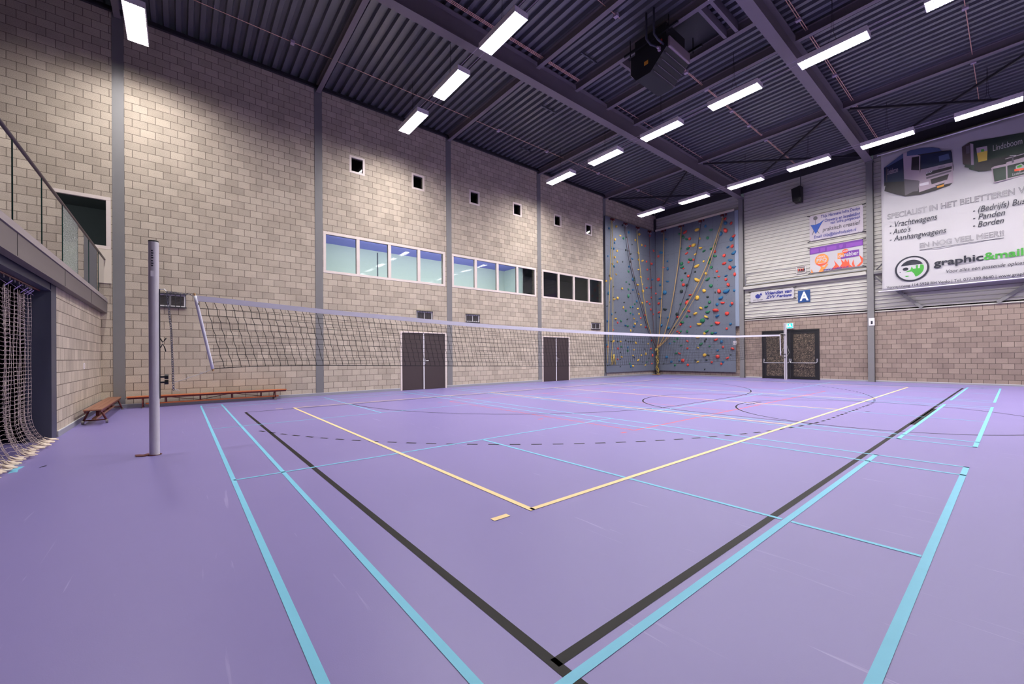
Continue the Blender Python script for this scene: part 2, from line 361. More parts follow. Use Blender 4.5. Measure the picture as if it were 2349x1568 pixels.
def flat(name, pts, mt, parent, th=.002):
    """thin printed shape from in-plane 3D points (facing -Y)"""
    mb = MB(); n = len(pts); a = [Vector(p) for p in pts]; b = [p + Vector((0, -th, 0)) for p in a]
    mb.v = a + b; mb.f = [tuple(range(n)), tuple(range(2 * n - 1, n - 1, -1))] + [(k, n + k, n + (k + 1) % n, (k + 1) % n) for k in range(n)]; mb.uv = [None] * len(mb.f)
    return mb.build(name, mt, parent)
def wall_sheet(name, mt, plane, pos, thick, cuts_u, cuts_v, holes, origins, zoff):
    """block wall with openings. plane 'X' or 'Y'; pos = face coordinate; thick goes away from the hall (sign included)"""
    us = sorted(set([round(x, 4) for x in cuts_u] + [round(h[k], 4) for h in holes for k in (0, 1)])); vs = sorted(set([round(x, 4) for x in cuts_v] + [round(h[k], 4) for h in holes for k in (2, 3)]))
    us = [u for u in us if cuts_u[0] - 1e-6 <= u <= cuts_u[-1] + 1e-6]
    P = (lambda u, v, d: (pos + d, u, v)) if plane == 'X' else (lambda u, v, d: (u, pos + d, v))
    mb = MB(); inh = lambda u, v: any(h[0] < u < h[1] and h[2] < v < h[3] for h in holes)
    def org(u):
        o = origins[0]
        for x in origins:
            if x <= u: o = x
        return o
    def uvq(a, b, c, d, o): return [(u - o, v - zoff) for u, v in (a, b, c, d)]
    for i in range(len(us) - 1):
        for j in range(len(vs) - 1):
            u0, u1, v0, v1 = us[i], us[i + 1], vs[j], vs[j + 1]; um, vm = (u0 + u1) / 2, (v0 + v1) / 2
            if inh(um, vm): continue
            o = org(um); q = ((u0, v0), (u1, v0), (u1, v1), (u0, v1))
            mb.face([P(u, v, 0) for u, v in q], uvq(*q, o)); mb.face([P(u, v, thick) for u, v in q], uvq(*q, o))
            for (du, dv, e) in ((-1, 0, ((u0, v0), (u0, v1))), (1, 0, ((u1, v0), (u1, v1))), (0, -1, ((u0, v0), (u1, v0))), (0, 1, ((u0, v1), (u1, v1)))):
                nu, nv = um + du * (u1 - u0) / 2 + du * 1e-3, vm + dv * (v1 - v0) / 2 + dv * 1e-3
                out = not (cuts_u[0] < nu < cuts_u[-1] and cuts_v[0] < nv < cuts_v[-1])
                if out or inh(nu, nv):
                    (a, b), (c, d) = e
                    mb.face([P(a, b, 0), P(c, d, 0), P(c, d, thick), P(a, b, thick)], [(a - o, b - zoff), (c - o, d - zoff), (c - o + .09 * (du != 0), d - zoff + .09 * (dv != 0)), (a - o + .09 * (du != 0), b - zoff + .09 * (dv != 0))])
    ob = mb.build(name, mt); tag(ob, kind='structure'); return ob

# ================================================================== THE HALL SHELL
XR, YFB = 13.5, -6.6
COLS = [(-1.303, -1.079), (3.383, 3.617), (8.205, 8.439), (13.092, 13.325), (17.986, 18.22), (22.957, 23.2)]
BCOLS = [(-9.38, -9.164), (-4.1, -3.879), (1.22, 1.44), (6.54, 6.76)]
mb = MB(); mb.box(-14.9, XR + .2, YFB - .2, 23.5, -.2, 0); fl = mb.build('floor', 'floor', origin=(0, 0, 0)); tag(fl, kind='structure')

# windows, doors and steel posts are real openings in the block wall
WIN = [(3.63, 8.14, 4.03, 5.40, (4.75, 5.87, 7.02)), (8.45, 13.0, 4.04, 5.39, (9.60, 10.74, 11.86)), (13.39, 17.93, 4.03, 5.39, (14.52, 15.62, 16.79)), (-6.2, -1.33, 3.99, 5.30, (-5.1, -3.75, -2.44))]
SM = [(4.74, 7.87), (7.01, 7.89), (9.56, 7.91), (11.88, 7.93), (14.47, 7.95), (16.79, 7.95)]
D1, D2 = (6.25, 8.17, 2.19), (13.35, 15.24, 2.19)
holes = [(a, b, c, d) for a, b, c, d, _ in WIN] + [(y - .26, y + .26, z - .3, z + .3) for y, z in SM] + [(a, b, -.01, ZC + .01) for a, b in COLS[:5]] + [(D1[0], D1[1], -.01, D1[2]), (D2[0], D2[1], -.01, D2[2])]
wall_sheet('wall_left', 'block', 'X', XW, -.3, [YFB, 23.3], [0, ZC], holes, [-6.6 + .15] + [b for a, b in COLS], .03)
wall_sheet('wall_back', 'block_back', 'Y', YB, .3, [XW, XR], [0, 3.0], [(-8.33, -5.87, -.01, 2.405)] + [(a, b, -.01, 3.1) for a, b in BCOLS], [-14.47, -9.526, -3.94, 1.44, 6.76], .01)
wall_sheet('wall_front', 'block', 'Y', YF, -.22, [XW, XR], [0, 2.46], [(-9.76, -4.6, -.01, 2.47)], [-14.479 + .1], .03)
mb = MB(); mb.box(XR, XR + .2, YFB, 23.3, 0, 10.2); tag(mb.build('wall_right', 'block'), kind='structure')
mb = MB(); mb.box(-14.479, XR, YFB - .2, YFB, 0, 10.2); tag(mb.build('wall_gallery', 'block'), kind='structure')
# steel cladding above the block base of the back wall
mb = MB(); z = 3.0; pr = [(YB + .03, 3.0), (YB - .035, 3.0), (YB - .035, 3.045), (YB + .0, 3.05)]; z = 3.05
while z < 10.1:
    pr += [(YB, z + .128), (YB + .004, z + .131), (YB - .028, z + .136), (YB, z + .164)]; z += .164
pr += [(YB + .004, z), (YB + .03, z)]
for x0, x1 in ((-14.479, -9.39), (-9.15, -4.11), (-3.865, 1.21), (1.45, 6.53), (6.77, XR)): mb.prism(pr, 'x', x0, x1)
tag(mb.build('wall_cladding', 'clad'), kind='structure')
# roof deck
mb = MB(); prof = []; y = YFB - .2
while y < 23.5:
    prof += [(y, 10.13), (y + .105, 10.13), (y + .135, 10.235), (y + .225, 10.235)]; y += .25
prof += [(y, 10.13)]
for (a, za), (b, zb) in zip(prof[:-1], prof[1:]):
    mb.face([(-14.9, a, za), (XR + .2, a, za), (XR + .2, b, zb), (-14.9, b, zb)])
mb.face([(-14.9, YFB - .2, 10.3), (XR + .2, YFB - .2, 10.3), (XR + .2, 23.6, 10.3), (-14.9, 23.6, 10.3)])
tag(mb.build('ceiling', 'deck', origin=(0, 0, 10.13)), kind='structure')
mb = MB(); mb.box(-14.62, -14.40, YFB, 22.95, 9.985, 10.03).box(-14.62, -14.45, YFB, 22.95, 10.03, 10.125); tag(mb.build('trim_1', 'dark_steel'), kind='structure')
mb = MB(); mb.box(-14.35, XR, 22.98, 23.03, 9.75, 10.12); tag(mb.build('trim_2', 'dark_steel'), kind='structure')
# skirting
mb = MB(); sk = MB(); ys = [-1.5, COLS[0][1] - .4, D1[0], D1[1], D2[0], D2[1], 23.0]
for a, b in ((-1.5, D1[0] - .01), (D1[1] + .01, D2[0] - .01), (D2[1] + .01, 23.0)):
    mb.box(XW + .001, XW + .014, a, b, .0, .085); sk.box(XW + .001, XW + .016, a, b, .086, .1)
o = mb.build('baseboard_left', 'skirt'); tag(o, kind='structure'); sk.build('sealant_bead', 'skirt_top', o)
mb = MB(); sk = MB()
for a, b in ((-14.3, -9.39), (-9.15, -8.34), (-5.86, -4.11), (-3.87, 1.21)):
    mb.box(a, b, YB - .014, YB - .001, 0, .05); sk.box(a, b, YB - .016, YB - .001, .051, .068)
o = mb.build('baseboard_back', 'skirt'); tag(o, kind='structure'); sk.build('sealant_bead', 'skirt_top', o)
mb = MB(); mb.box(-14.46, -9.77, YF + .001, YF + .014, 0, .085); o = mb.build('baseboard_front', 'skirt'); tag(o, kind='structure')
sk = MB(); sk.box(-14.46, -9.77, YF + .001, YF + .016, .086, .1); sk.build('sealant_bead', 'skirt_top', o)

# ------------------------------------------------------------------ court markings: parts of the floor
def seg(mb, x0, y0, x1, y1, wd, z):
    d = Vector((x1 - x0, y1 - y0, 0)).normalized(); n = Vector((-d.y, d.x, 0)) * wd / 2; a = Vector((x0, y0, z)); b = Vector((x1, y1, z))
    mb.face([a - n, b - n, b + n, a + n])
def arc(mb, cx, cy_, r, a0, a1, wd, z, dash=None):
    n = max(8, int(abs(a1 - a0) * r / .08)); P = []
    if dash:
        on, off = dash; L = abs(a1 - a0) * r; k = 0; s = 0.; sg = 1 if a1 > a0 else -1
        while s < L:
            e = min(L, s + on); pa, pb = a0 + sg * s / r, a0 + sg * e / r
            seg(mb, cx + r * math.cos(pa), cy_ + r * math.sin(pa), cx + r * math.cos(pb), cy_ + r * math.sin(pb), wd, z); s += on + off
        return
    for k in range(n):
        t0, t1 = a0 + (a1 - a0) * k / n, a0 + (a1 - a0) * (k + 1) / n; q = []
        for t, rr in ((t0, r - wd / 2), (t1, r - wd / 2), (t1, r + wd / 2), (t0, r + wd / 2)): q.append((cx + rr * math.cos(t), cy_ + rr * math.sin(t), z))
        mb.face(q)
# black: ball court border, goal area and dashed free-throw line, penalty area
b = MB(); z = .0012; XB0, XB1, YB0, YB1 = -11.25, -1.185, 1.145, 20.80
for s in ((XB0, YB0, XB1 + .28, YB0, .05), (XB1, YB0, XB1, YB1, .05), (XB0, YB1, XB1, YB1, .05), (XB0, YB0, XB0, YB1, .05), (-1.145, 9.66, -1.145, 12.72, .08)): seg(b, *s, z)
arc(b, XB0, 9.5, 6.0, -PI / 2, 0, .035, z); seg(b, XB0 + 6, 9.5, XB0 + 6, 12.5, .035, z); arc(b, XB0, 12.5, 6.0, 0, PI / 2, .035, z)
arc(b, XB0, 9.5, 9.0, -1.225, 0, .045, z, (.15, .15)); arc(b, XB0, 12.5, 9.0, 0, 1.225, .045, z, (.15, .15))
for k in range(10): seg(b, XB0 + 9, 9.6 + k * .3, XB0 + 9, 9.75 + k * .3, .045, z)
seg(b, -4.2, 10.6, -4.2, 11.55, .04, z); seg(b, -2.03, 11.10, -1.97, 11.16, .06, z); seg(b, -.78, 21.17, -.72, 21.24, .06, z)
arc(b, -4.42, 11.0, 2.45, PI / 2, 3 * PI / 2, .04, z); seg(b, -4.42, 8.55, -1.95, 8.55, .03, z); seg(b, -4.42, 13.45, -1.95, 13.45, .03, z); arc(b, -1.95, 11.0, 2.45, -PI / 2, 3 * PI / 2, .035, z)
b.build('black_court_line', 'l_black', fl)
# red: small volleyball court
b = MB(); z = .0008
for s in ((-10.0, 5.73, -4.0, 5.73, .035), (-4.0, 5.73, -4.0, 16.3, .04), (-10, 5.73, -10, 16.3, .035), (-10, 16.3, -4, 16.3, .035), (-10, 11.0, -4, 11.0, .035), (-10, 9.22, -4, 9.22, .035), (-10, 12.8, -4, 12.8, .035), (-4.0, 5.37, -4.0, 5.51, .05), (-5.95, 5.36, -5.95, 5.49, .05), (-10, 5.37, -10, 5.5, .05)): seg(b, *s, z)
b.build('red_court_line', 'l_red', fl)
# light blue: three badminton courts
b = MB(); z = .0022; XN = -7.03
for c in (3.44, 10.96, 18.3):
    for sx in (-1, 1):
        for dx, wd in ((6.68, .045), (5.94, .045)):
            seg(b, XN + sx * dx, c - 3.05, XN + sx * dx, c + 3.05, wd, z)
        seg(b, XN + sx * 1.98, c - 3.03, XN + sx * 1.98, c + 3.03, .035, z)
        seg(b, XN + sx * 1.98, c, XN + sx * 5.91, c, .035, z); seg(b, XN + sx * 5.97, c, XN + sx * 6.655, c, .035, z)
    for dy in (-3.03, 3.03, -2.59, 2.59): seg(b, XN - 6.7, c + dy, XN + 6.7, c + dy, .04, z)
b.build('light_blue_court_line', 'l_blue', fl)
# yellow: full volleyball court
b = MB(); z = .0031; X0, X1, Y0, Y1 = -11.45, -2.49, 2.16, 20.13
for s in ((X0, Y0, X1 + .025, Y0, .05), (X0, Y1, X1, Y1, .05), (X0, Y0, X0, Y1, .05), (X1, Y0, X1, Y1, .05), (X0, 8.14, X1, 8.14, .05), (X0, 11.14, X1, 11.14, .05), (X0, 14.14, X1, 14.14, .05), (-2.518, 1.80, -2.518, 1.95, .055), (-11.5, 1.78, -11.5, 1.94, .05)): seg(b, *s, z)
b.build('yellow_court_line', 'l_yellow', fl)
b = MB(); P = [atZ(x, y) for x, y in ((17, 1086), (28, 1077), (38, 1070), (57, 1069), (50, 1073), (42, 1077), (40, 1083), (32, 1083))]
b.face([(p.x, p.y, .0012) for p in P]); b.build('blue_paint_patch', 'l_blue', fl)
b = MB(); p0, p1 = atZ(97, 1071), atZ(107, 1068); seg(b, p0.x, p0.y, p1.x, p1.y, .012, .0012); seg(b, p0.x + .02, p0.y - .02, p1.x - .05, p1.y - .01, .012, .0012); b.build('black_scuff_mark', 'l_black', fl)

# ------------------------------------------------------------------ steel posts and beams
def isec(mb, axis, c, zb, zt, wd, a0, a1, tf=.018, tw=.012):
    """I-section running along x or y"""
    for z0, z1 in ((zb, zb + tf), (zt - tf, zt)):
        if axis == 'y': mb.box(c - wd / 2, c + wd / 2, a0, a1, z0, z1)
        else: mb.box(a0, a1, c - wd / 2, c + wd / 2, z0, z1)
    if axis == 'y': mb.box(c - tw / 2, c + tw / 2, a0, a1, zb + tf, zt - tf)
    else: mb.box(a0, a1, c - tw / 2, c + tw / 2, zb + tf, zt - tf)
LC = ['grey steel post in the block wall at far left, where the glass balcony ends', 'grey steel post in the block wall just left of the first long window', 'grey steel post between the brown double door and the second long window', 'narrow grey steel post left of the second brown double door', 'grey steel post at the left edge of the climbing wall', 'dark steel post in the corner above and below the climbing wall']
for (a, c), lb in zip(COLS, LC):
    mb = MB(); z0 = .1 if a < 22 else .02
    x0 = XW - .16 if a < 22 else -14.45
    if a < 22:
        mb.box(XW - .012, XW + .012, a + .002, c - .002, z0 * 0 + .101, 9.98).box(XW - .16, XW - .145, a + .004, c - .004, .1, 9.98).box(XW - .145, XW - .012, (a + c) / 2 - .006, (a + c) / 2 + .006, .1, 9.98)
        mb.box(XW - .16, XW - .02, a + .002, c - .002, 0, .1)
        o = mb.build('steel_column', 'steel')
    else:
        mb.box(-14.46, -14.34, 22.93, 23.03, .02, 9.74); o = mb.build('steel_column', 'dark_steel')
    tag(o, lb, 'column', 'posts in the block wall')
BC = ['grey steel post on the back wall between the climbing wall and the white cladding', 'grey steel post on the back wall left of the giant white banner, carrying a number sign', 'grey steel post hidden behind the right part of the giant white banner', 'grey steel post at the far right end of the back wall']
bcol = []
for (a, c), lb in zip(BCOLS, BC):
    mb = MB(); mb.box(a, c, 22.93, 22.95, .005, 9.47).box(a, c, 23.12, 23.14, .005, 9.47).box((a + c) / 2 - .01, (a + c) / 2 + .01, 22.95, 23.12, .005, 9.47)
    mb.box(a - .0, c + .0, 22.94, 23.13, 0, .005).box(a - .03, c + .03, 22.9, 23.14, 9.47, 9.495)
    o = mb.build('steel_column', 'steel'); tag(o, lb, 'column', 'posts on the back wall'); bcol.append(o)
BM = ['deep grey roof beam running down to the post beside the climbing wall', 'long deep grey roof beam ending at the post left of the giant banner', 'deep grey roof beam over the giant banner, outside the right edge', 'deep grey roof beam nearest the right wall']
for (a, c), lb in zip(BCOLS, BM):
    mb = MB(); isec(mb, 'y', (a + c) / 2, 9.5, 10.11, .27, YFB, 22.97, .025, .014); o = mb.build('roof_beam', 'beam'); tag(o, lb, 'roof beam', 'deep beams running down the hall')
bays = [(-14.44, -9.42), (-9.12, -4.14), (-3.84, 1.17), (1.49, 6.5), (6.8, XR - .02)]
bn = ['first bay', 'heater bay', 'third bay', 'fourth bay', 'fifth bay']
pn = {-1.19: 'level with the balcony edge', 3.5: 'level with the second wall post', 8.32: 'level with the third wall post', 13.21: 'level with the fourth wall post', 18.12: 'level with the climbing wall edge', 10.02: 'just before the heater', 11.62: 'just beyond the heater'}
for bi, (x0, x1) in enumerate(bays):
    for Y in ([-1.19, 3.5, 8.32, 13.21, 18.12] + ([10.02, 11.62] if bi == 1 else [])):
        mb = MB(); isec(mb, 'x', Y, 9.87, 10.125, .135, x0, x1, .014, .01); o = mb.build('roof_purlin', 'beam'); tag(o, 'grey roof cross beam in the %s, %s' % (bn[bi], pn[Y]), 'roof beam', 'cross beams under the roof deck')
for bi, (x0, x1) in enumerate(bays[:3]):
    for k, (ya, yb) in enumerate(((18.25, 22.9), (22.9, 18.25))):
        mb = MB(); A = Vector((x0 + .15, ya, 9.82 + .05 * k)); B_ = Vector((x1 - .15, yb, 9.82 + .05 * k)); d = (B_ - A).normalized(); n = Vector((-d.y, d.x, 0)) * .035
        for q in ((A, B_),):
            i = len(mb.v); mb.v += [A - n, B_ - n, B_ + n, A + n] + [p + Vector((0, 0, .012)) for p in (A - n, B_ - n, B_ + n, A + n)]
            mb.f += [(3, 2, 1, 0), (4, 5, 6, 7), (0, 1, 5, 4), (1, 2, 6, 5), (2, 3, 7, 6), (3, 0, 4, 7)]; mb.uv += [None] * 6
            mb.v += [A - n, B_ - n, A - n * .7, B_ - n * .7] + [p + Vector((0, 0, .07)) for p in (A - n, B_ - n, A - n * .7, B_ - n * .7)]
            j = i + 8; mb.f += [(j, j + 1, j + 5, j + 4), (j + 2, j + 3, j + 7, j + 6), (j + 4, j + 5, j + 7, j + 6), (j, j + 1, j + 3, j + 2)]; mb.uv += [None] * 4
        o = mb.build('roof_brace', 'dark_steel'); tag(o, 'dark diagonal roof brace of the %s by the back wall, slanting %s' % (bn[bi], ('right', 'left')[k] + ' going away'), 'brace', 'crossed braces under the roof')
# rail along the cladding and braces below the banner
mb = MB(); 
for x0, x1 in ((-9.15, -4.12), (-3.86, 1.2)): mb.box(x0, x1, YB - .17, YB - .04, 4.76, 4.78).box(x0, x1, YB - .17, YB - .155, 4.64, 4.76).box(x0, x1, YB - .05, YB - .04, 4.64, 4.76)
o = mb.build('wall_rail', 'clad'); tag(o, 'long pale steel rail running across the white cladding below the banners', 'rail')
mb = MB(); mb.box(-9.1, -4.12, YB - .09, YB - .04, 4.86, 4.90); tag(mb.build('cable_duct', 'skirt'), 'thin grey cable duct just above the long pale rail on the cladding', 'cable duct')
for (xa, za, xb, zb), lb in (((-3.25, 3.95, -2.4, 3.05), 'grey diagonal strut below the left half of the giant banner'), ((.45, 3.75, -.42, 3.05), 'grey diagonal strut below the right half of the giant banner')):
    d = Vector((xb - xa, 0, zb - za)).normalized(); n = Vector((-d.z, 0, d.x)) * .055; A = Vector((xa, YB - .12, za)); B_ = Vector((xb, YB - .06, zb)); mb = MB()
    q = [A - n, B_ - n, B_ + n, A + n]; mb.v = q + [p + Vector((0, -.012, 0)) for p in q]; mb.f = [(0, 1, 2, 3), (7, 6, 5, 4), (0, 1, 5, 4), (1, 2, 6, 5), (2, 3, 7, 6), (3, 0, 4, 7)]; mb.uv = [None] * 6
    tag(mb.build('wall_strut', 'steel'), lb, 'strut', 'struts below the giant banner')
# joint fittings right of the post
mb = MB(); mb.box(-3.86, -3.5, YB - .2, YB - .17, 4.62, 4.72); d0 = atY(2010, 618, YB - .2); d1 = atY(2026, 602, YB - .2)
mb.tube([d0, d1], .035, 4); d0 = atY(2008, 634, YB - .2); d1 = atY(2026, 648, YB - .2); mb.tube([d0, d1], .05, 4)
tag(mb.build('steel_bracket', 'steel'), 'grey steel bracket with bolts right of the numbered post beside the banner edge', 'bracket')

# ------------------------------------------------------------------ windows
def window(n, y0, y1, z0, z1, mull, fw=.085, dep=.10):
    w_ = thing('window_%d' % n, (XW - .02, (y0 + y1) / 2, z0), None, None); tag(w_, kind='structure')
    mb = MB(); xa, xb = XW - dep, XW + .008
    mb.box(xa, xb, y0, y1, z0, z0 + fw).box(xa, xb, y0, y1, z1 - fw, z1).box(xa, xb, y0, y0 + fw, z0 + fw, z1 - fw).box(xa, xb, y1 - fw, y1, z0 + fw, z1 - fw)
    for m_ in mull: mb.box(xa, xb, m_ - .055, m_ + .055, z0 + fw, z1 - fw)
    mb.build('window_frame', 'cream', w_, bevel=.004)
    e = [y0 + fw] + [q for m_ in mull for q in (m_ - .055, m_ + .055)] + [y1 - fw]
    for k in range(0, len(e), 2):
        g = MB(); g.face([(XW - .05, e[k], z0 + fw), (XW - .05, e[k + 1], z0 + fw), (XW - .05, e[k + 1], z1 - fw), (XW - .05, e[k], z1 - fw)]); g.build('window_pane', 'glass', w_)
        s = MB(); s.box(XW - .06, XW - .052, e[k], e[k] + .012, z0 + fw, z1 - fw).box(XW - .06, XW - .052, e[k + 1] - .012, e[k + 1], z0 + fw, z1 - fw).box(XW - .06, XW - .052, e[k], e[k + 1], z1 - fw - .012, z1 - fw); s.build('window_seal', 'black', w_)
    return w_
for k, (a, c, d, e, ml) in enumerate(WIN): window(k + 1, a, c, d, e, ml)
for k, (y, z) in enumerate(SM): window(k + 5, y - .26, y + .26, z - .3, z + .3, (), .07, .06)
# rooms behind the glass
def room(name, x0, x1, y0, y1, z0, z1, mw, mc, lightp=0):
    mb = MB(); t = .05
    mb.box(x0 - t, x0, y0 - t, y1 + t, z0, z1).box(x0, x1, y0 - t, y0, z0, z1).box(x0, x1, y1, y1 + t, z0, z1).box(x0, x1, y0, y1, z0 - t, z0)
    o = mb.build(name, mw); tag(o, kind='structure'); c = MB(); c.box(x0 - t, x1, y0 - t, y1 + t, z1, z1 + t); c.build('room_ceiling', mc, o)
    if lightp:
        for zz, an in ((z0 + .15, 180 - 38), (z1 - .06, 38)):
            l = bpy.data.lights.new('room_fill_light', 'AREA'); l.shape = 'RECTANGLE'; l.size = .15; l.size_y = (y1 - y0) * .9; l.energy = lightp / 2; l.color = (.93, 1, .97)  # added fill lights near floor and ceiling brighten the room; no fittings there
            lo = bpy.data.objects.new('room_fill_light', l); C.objects.link(lo); lo.location = (x1 - .15, (y0 + y1) / 2, zz); lo.rotation_euler = (0, R(an), 0)
    return o
rw = room('wall_corridor', -16.2, -14.80, 3.45, 12.42, 3.6, 5.46, 'room_white', 'room_blue', 20)
s = MB()
for y in (6.05, 9.2): s.box(-16.2, -16.19, y, y + .04, 3.7, 5.4)
s.build('board_joint', 'seam', rw)
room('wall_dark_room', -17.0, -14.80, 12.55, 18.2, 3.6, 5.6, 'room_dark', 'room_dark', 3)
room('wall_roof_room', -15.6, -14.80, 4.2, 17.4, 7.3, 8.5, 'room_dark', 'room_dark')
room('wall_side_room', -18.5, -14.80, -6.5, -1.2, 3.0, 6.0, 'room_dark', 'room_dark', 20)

# ------------------------------------------------------------------ doors of the block wall
def double_door(n, y0, y1, h, hy):
    d = thing('door_%d' % n, (XW, (y0 + y1) / 2, 0), None, None); tag(d, kind='structure'); f = .065; c = (y0 + y1) / 2 + hy
    mb = MB(); mb.box(XW - .1, XW + .02, y0, y0 + f, 0, h).box(XW - .1, XW + .02, y1 - f, y1, 0, h).box(XW - .1, XW + .02, y0 + f, y1 - f, h - f * .7, h); mb.build('door_frame', 'cream', d, bevel=.004)
    for a, b_ in ((y0 + f, c - .003), (c + .003, y1 - f)):
        mb = MB(); mb.box(XW - .05, XW - .008, a + .002, b_ - .002, .006, h - f * .7 - .004); mb.build('door_leaf', 'brown', d)
    mb = MB(); mb.box(XW - .008, XW + .01, c - .022, c + .022, .01, h - f * .7 - .01); mb.build('cover_strip', 'white', d)
    mb = MB(); mb.box(XW - .008, XW + .004, c + .035, c + .065, .95, 1.17).tube([(XW + .004, c + .05, 1.09), (XW + .05, c + .05, 1.09), (XW + .05, c + .17, 1.09)], .011, 6); mb.cyl((XW, c + .05, .99), (XW + .02, c + .05, .99), .016, 8); mb.build('door_handle', 'chrome', d)
    return d
double_door(1, D1[0], D1[1], D1[2], -.02); double_door(2, D2[0], D2[1], D2[2], 0)
# emergency double door in the back wall
d = thing('door_3', (-7.1, YB, 0), None, None); tag(d, kind='structure'); x0, x1, h = -8.33, -5.87, 2.405; f = .07; xc = -7.07
mb = MB(); mb.box(x0, x0 + f, YB - .03, YB + .1, 0, h).box(x1 - f, x1, YB - .03, YB + .1, 0, h).box(x0 + f, x1 - f, YB - .03, YB + .1, h - f, h); mb.build('door_frame', 'black', d)
for a, c in ((x0 + f, xc - .01), (xc + .01, x1 - f)):
    lf = MB(); r_ = .12; z0, z1 = .01, h - f - .01
    lf.box(a, a + r_, YB + .0, YB + .05, z0, z1).box(c - r_, c, YB, YB + .05, z0, z1).box(a + r_, c - r_, YB, YB + .05, z0, z0 + .13).box(a + r_, c - r_, YB, YB + .05, z1 - .12, z1)
    L = lf.build('door_leaf', 'brown' if False else 'black', d)
    g = MB(); g.box(a + r_, c - r_, YB + .015, YB + .03, z0 + .13, z1 - .12); g.build('speckled_pane', 'speckle', L)
    pbm = MB(); zb = .80; pbm.tube([(a + .02, YB - .02, zb + .09), (a + .02, YB - .09, zb + .03), (a + .05, YB - .11, zb), (c - .05, YB - .11, zb), (c - .02, YB - .09, zb + .03), (c - .02, YB - .02, zb + .09)], .017, 8)
    pbm.box(a, a + .045, YB - .03, YB + 0, zb + .05, zb + .2).box(c - .045, c, YB - .03, YB, zb + .05, zb + .2); pbm.build('push_bar', 'chrome', L)
mb = MB(); mb.tube([(xc, YB - .015, 0), (xc, YB - .015, h - f)], .012, 6); mb.build('locking_rod', 'dark_steel', d)

# ------------------------------------------------------------------ ventilation grilles with impact bars
for k, ((y0, y1, z0, z1), lb) in enumerate((((-.52, .12, 2.64, 2.97), 'white wall grille behind bars, just right of the near net post'), ((6.90, 7.55, 2.66, 2.97), 'white wall grille behind bars above the first brown double door'), ((9.08, 9.73, 2.68, 2.97), 'white wall grille behind bars, in the block wall below the second long window'), ((16.93, 17.62, 2.67, 2.97), 'small white wall grille left of the climbing wall'))):
    t = thing('ventilation_grille', (XW, (y0 + y1) / 2, z0), lb, 'grille', 'barred grilles in the block wall')
    mb = MB(); f = .035; mb.box(XW + .001, XW + .02, y0, y1, z0, z0 + f).box(XW + .001, XW + .02, y0, y1, z1 - f, z1).box(XW + .001, XW + .02, y0, y0 + f, z0 + f, z1 - f).box(XW + .001, XW + .02, y1 - f, y1, z0 + f, z1 - f).box(XW + .001, XW + .02, (y0 + y1) / 2 - .014, (y0 + y1) / 2 + .014, z0 + f, z1 - f); mb.build('grille_frame', 'white', t)
    mb = MB(); mb.box(XW + .001, XW + .004, y0 + f, y1 - f, z0 + f, z1 - f); mb.build('backing', 'black', t)
    mb = MB(); n = 14
    for q in range(n):
        zz = z0 + f + (z1 - z0 - 2 * f) * (q + .2) / n; mb.box(XW + .005, XW + .014, y0 + f, y1 - f, zz, zz + .006)
    mb.build('grille_slat', 'wheel', t)
    mb = MB(); xo = XW + .055
    mb.box(XW + .02, xo + .012, y0 - .02, y1 + .02, z1 + .0, z1 + .03).box(XW + .02, xo + .012, y0 - .02, y1 + .02, z0 - .03, z0)
    nb = 6
    for q in range(nb + 1): yy = y0 + (y1 - y0) * q / nb; mb.box(xo, xo + .01, yy - .008, yy + .008, z0, z1)
    mb.build('protective_bars', 'dark_steel', t)

# ------------------------------------------------------------------ ceiling lights
def make_lamp():
    t = thing('ceiling_light', (0, 0, 0), 'x', 'lamp', 'ceiling lights'); L, W_, H, th = 1.42, .385, .125, .012
    mb = MB(); mb.box(-L / 2, L / 2, -W_ / 2, -W_ / 2 + th, 0, H).box(-L / 2, L / 2, W_ / 2 - th, W_ / 2, 0, H).box(-L / 2, -L / 2 + th, -W_ / 2 + th, W_ / 2 - th, 0, H).box(L / 2 - th, L / 2, -W_ / 2 + th, W_ / 2 - th, 0, H).box(-L / 2, L / 2, -W_ / 2, W_ / 2, H, H + .012)
    mb.prism([(-L / 2 + .03, H + .012), (-L / 2 + .2, H + .012), (-L / 2 + .12, H + .07)], 'y', -.08, .08); mb.prism([(L / 2 - .2, H + .012), (L / 2 - .03, H + .012), (L / 2 - .12, H + .07)], 'y', -.08, .08)
    mb.build('lamp_housing', 'lamp_body', t)
    mb = MB(); mb.face([(-L / 2 + th, -W_ / 2 + th, .016), (-L / 2 + th, W_ / 2 - th, .016), (L / 2 - th, W_ / 2 - th, .016), (L / 2 - th, -W_ / 2 + th, .016)]); mb.build('fluorescent_panel', 'tube', t)
    mb = MB(); n = 20
    for k in range(1, n): x = -L / 2 + L * k / n; mb.box(x - .006, x + .006, -W_ / 2 + th, W_ / 2 - th, .0, .012)
    for k in (1, 2, 3): y = -W_ / 2 + W_ * k / 4; mb.box(-L / 2 + th, L / 2 - th, y - .006, y + .006, .0005, .013)
    mb.build('louvre', 'louvre', t)
    mb = MB()
    for x in (-.12, .12): mb.tube([(x, 0, H + .012), (x * .2, 0, H + .35), (0, 0, 1.38)], .004, 4)
    mb.build('suspension_wire', 'black', t)
    return t
ZL = 8.8; rows = {'far-left': (-.74, -12.65), 'near': (5.84, -12.4), 'middle': (12.56, -12.36), 'back': (19.35, -12.36)}
nth = ['first', 'second', 'third', 'fourth', 'fifth', 'sixth', 'seventh', 'eighth', 'ninth', 'tenth', 'eleventh']
lamp0 = make_lamp(); first = True
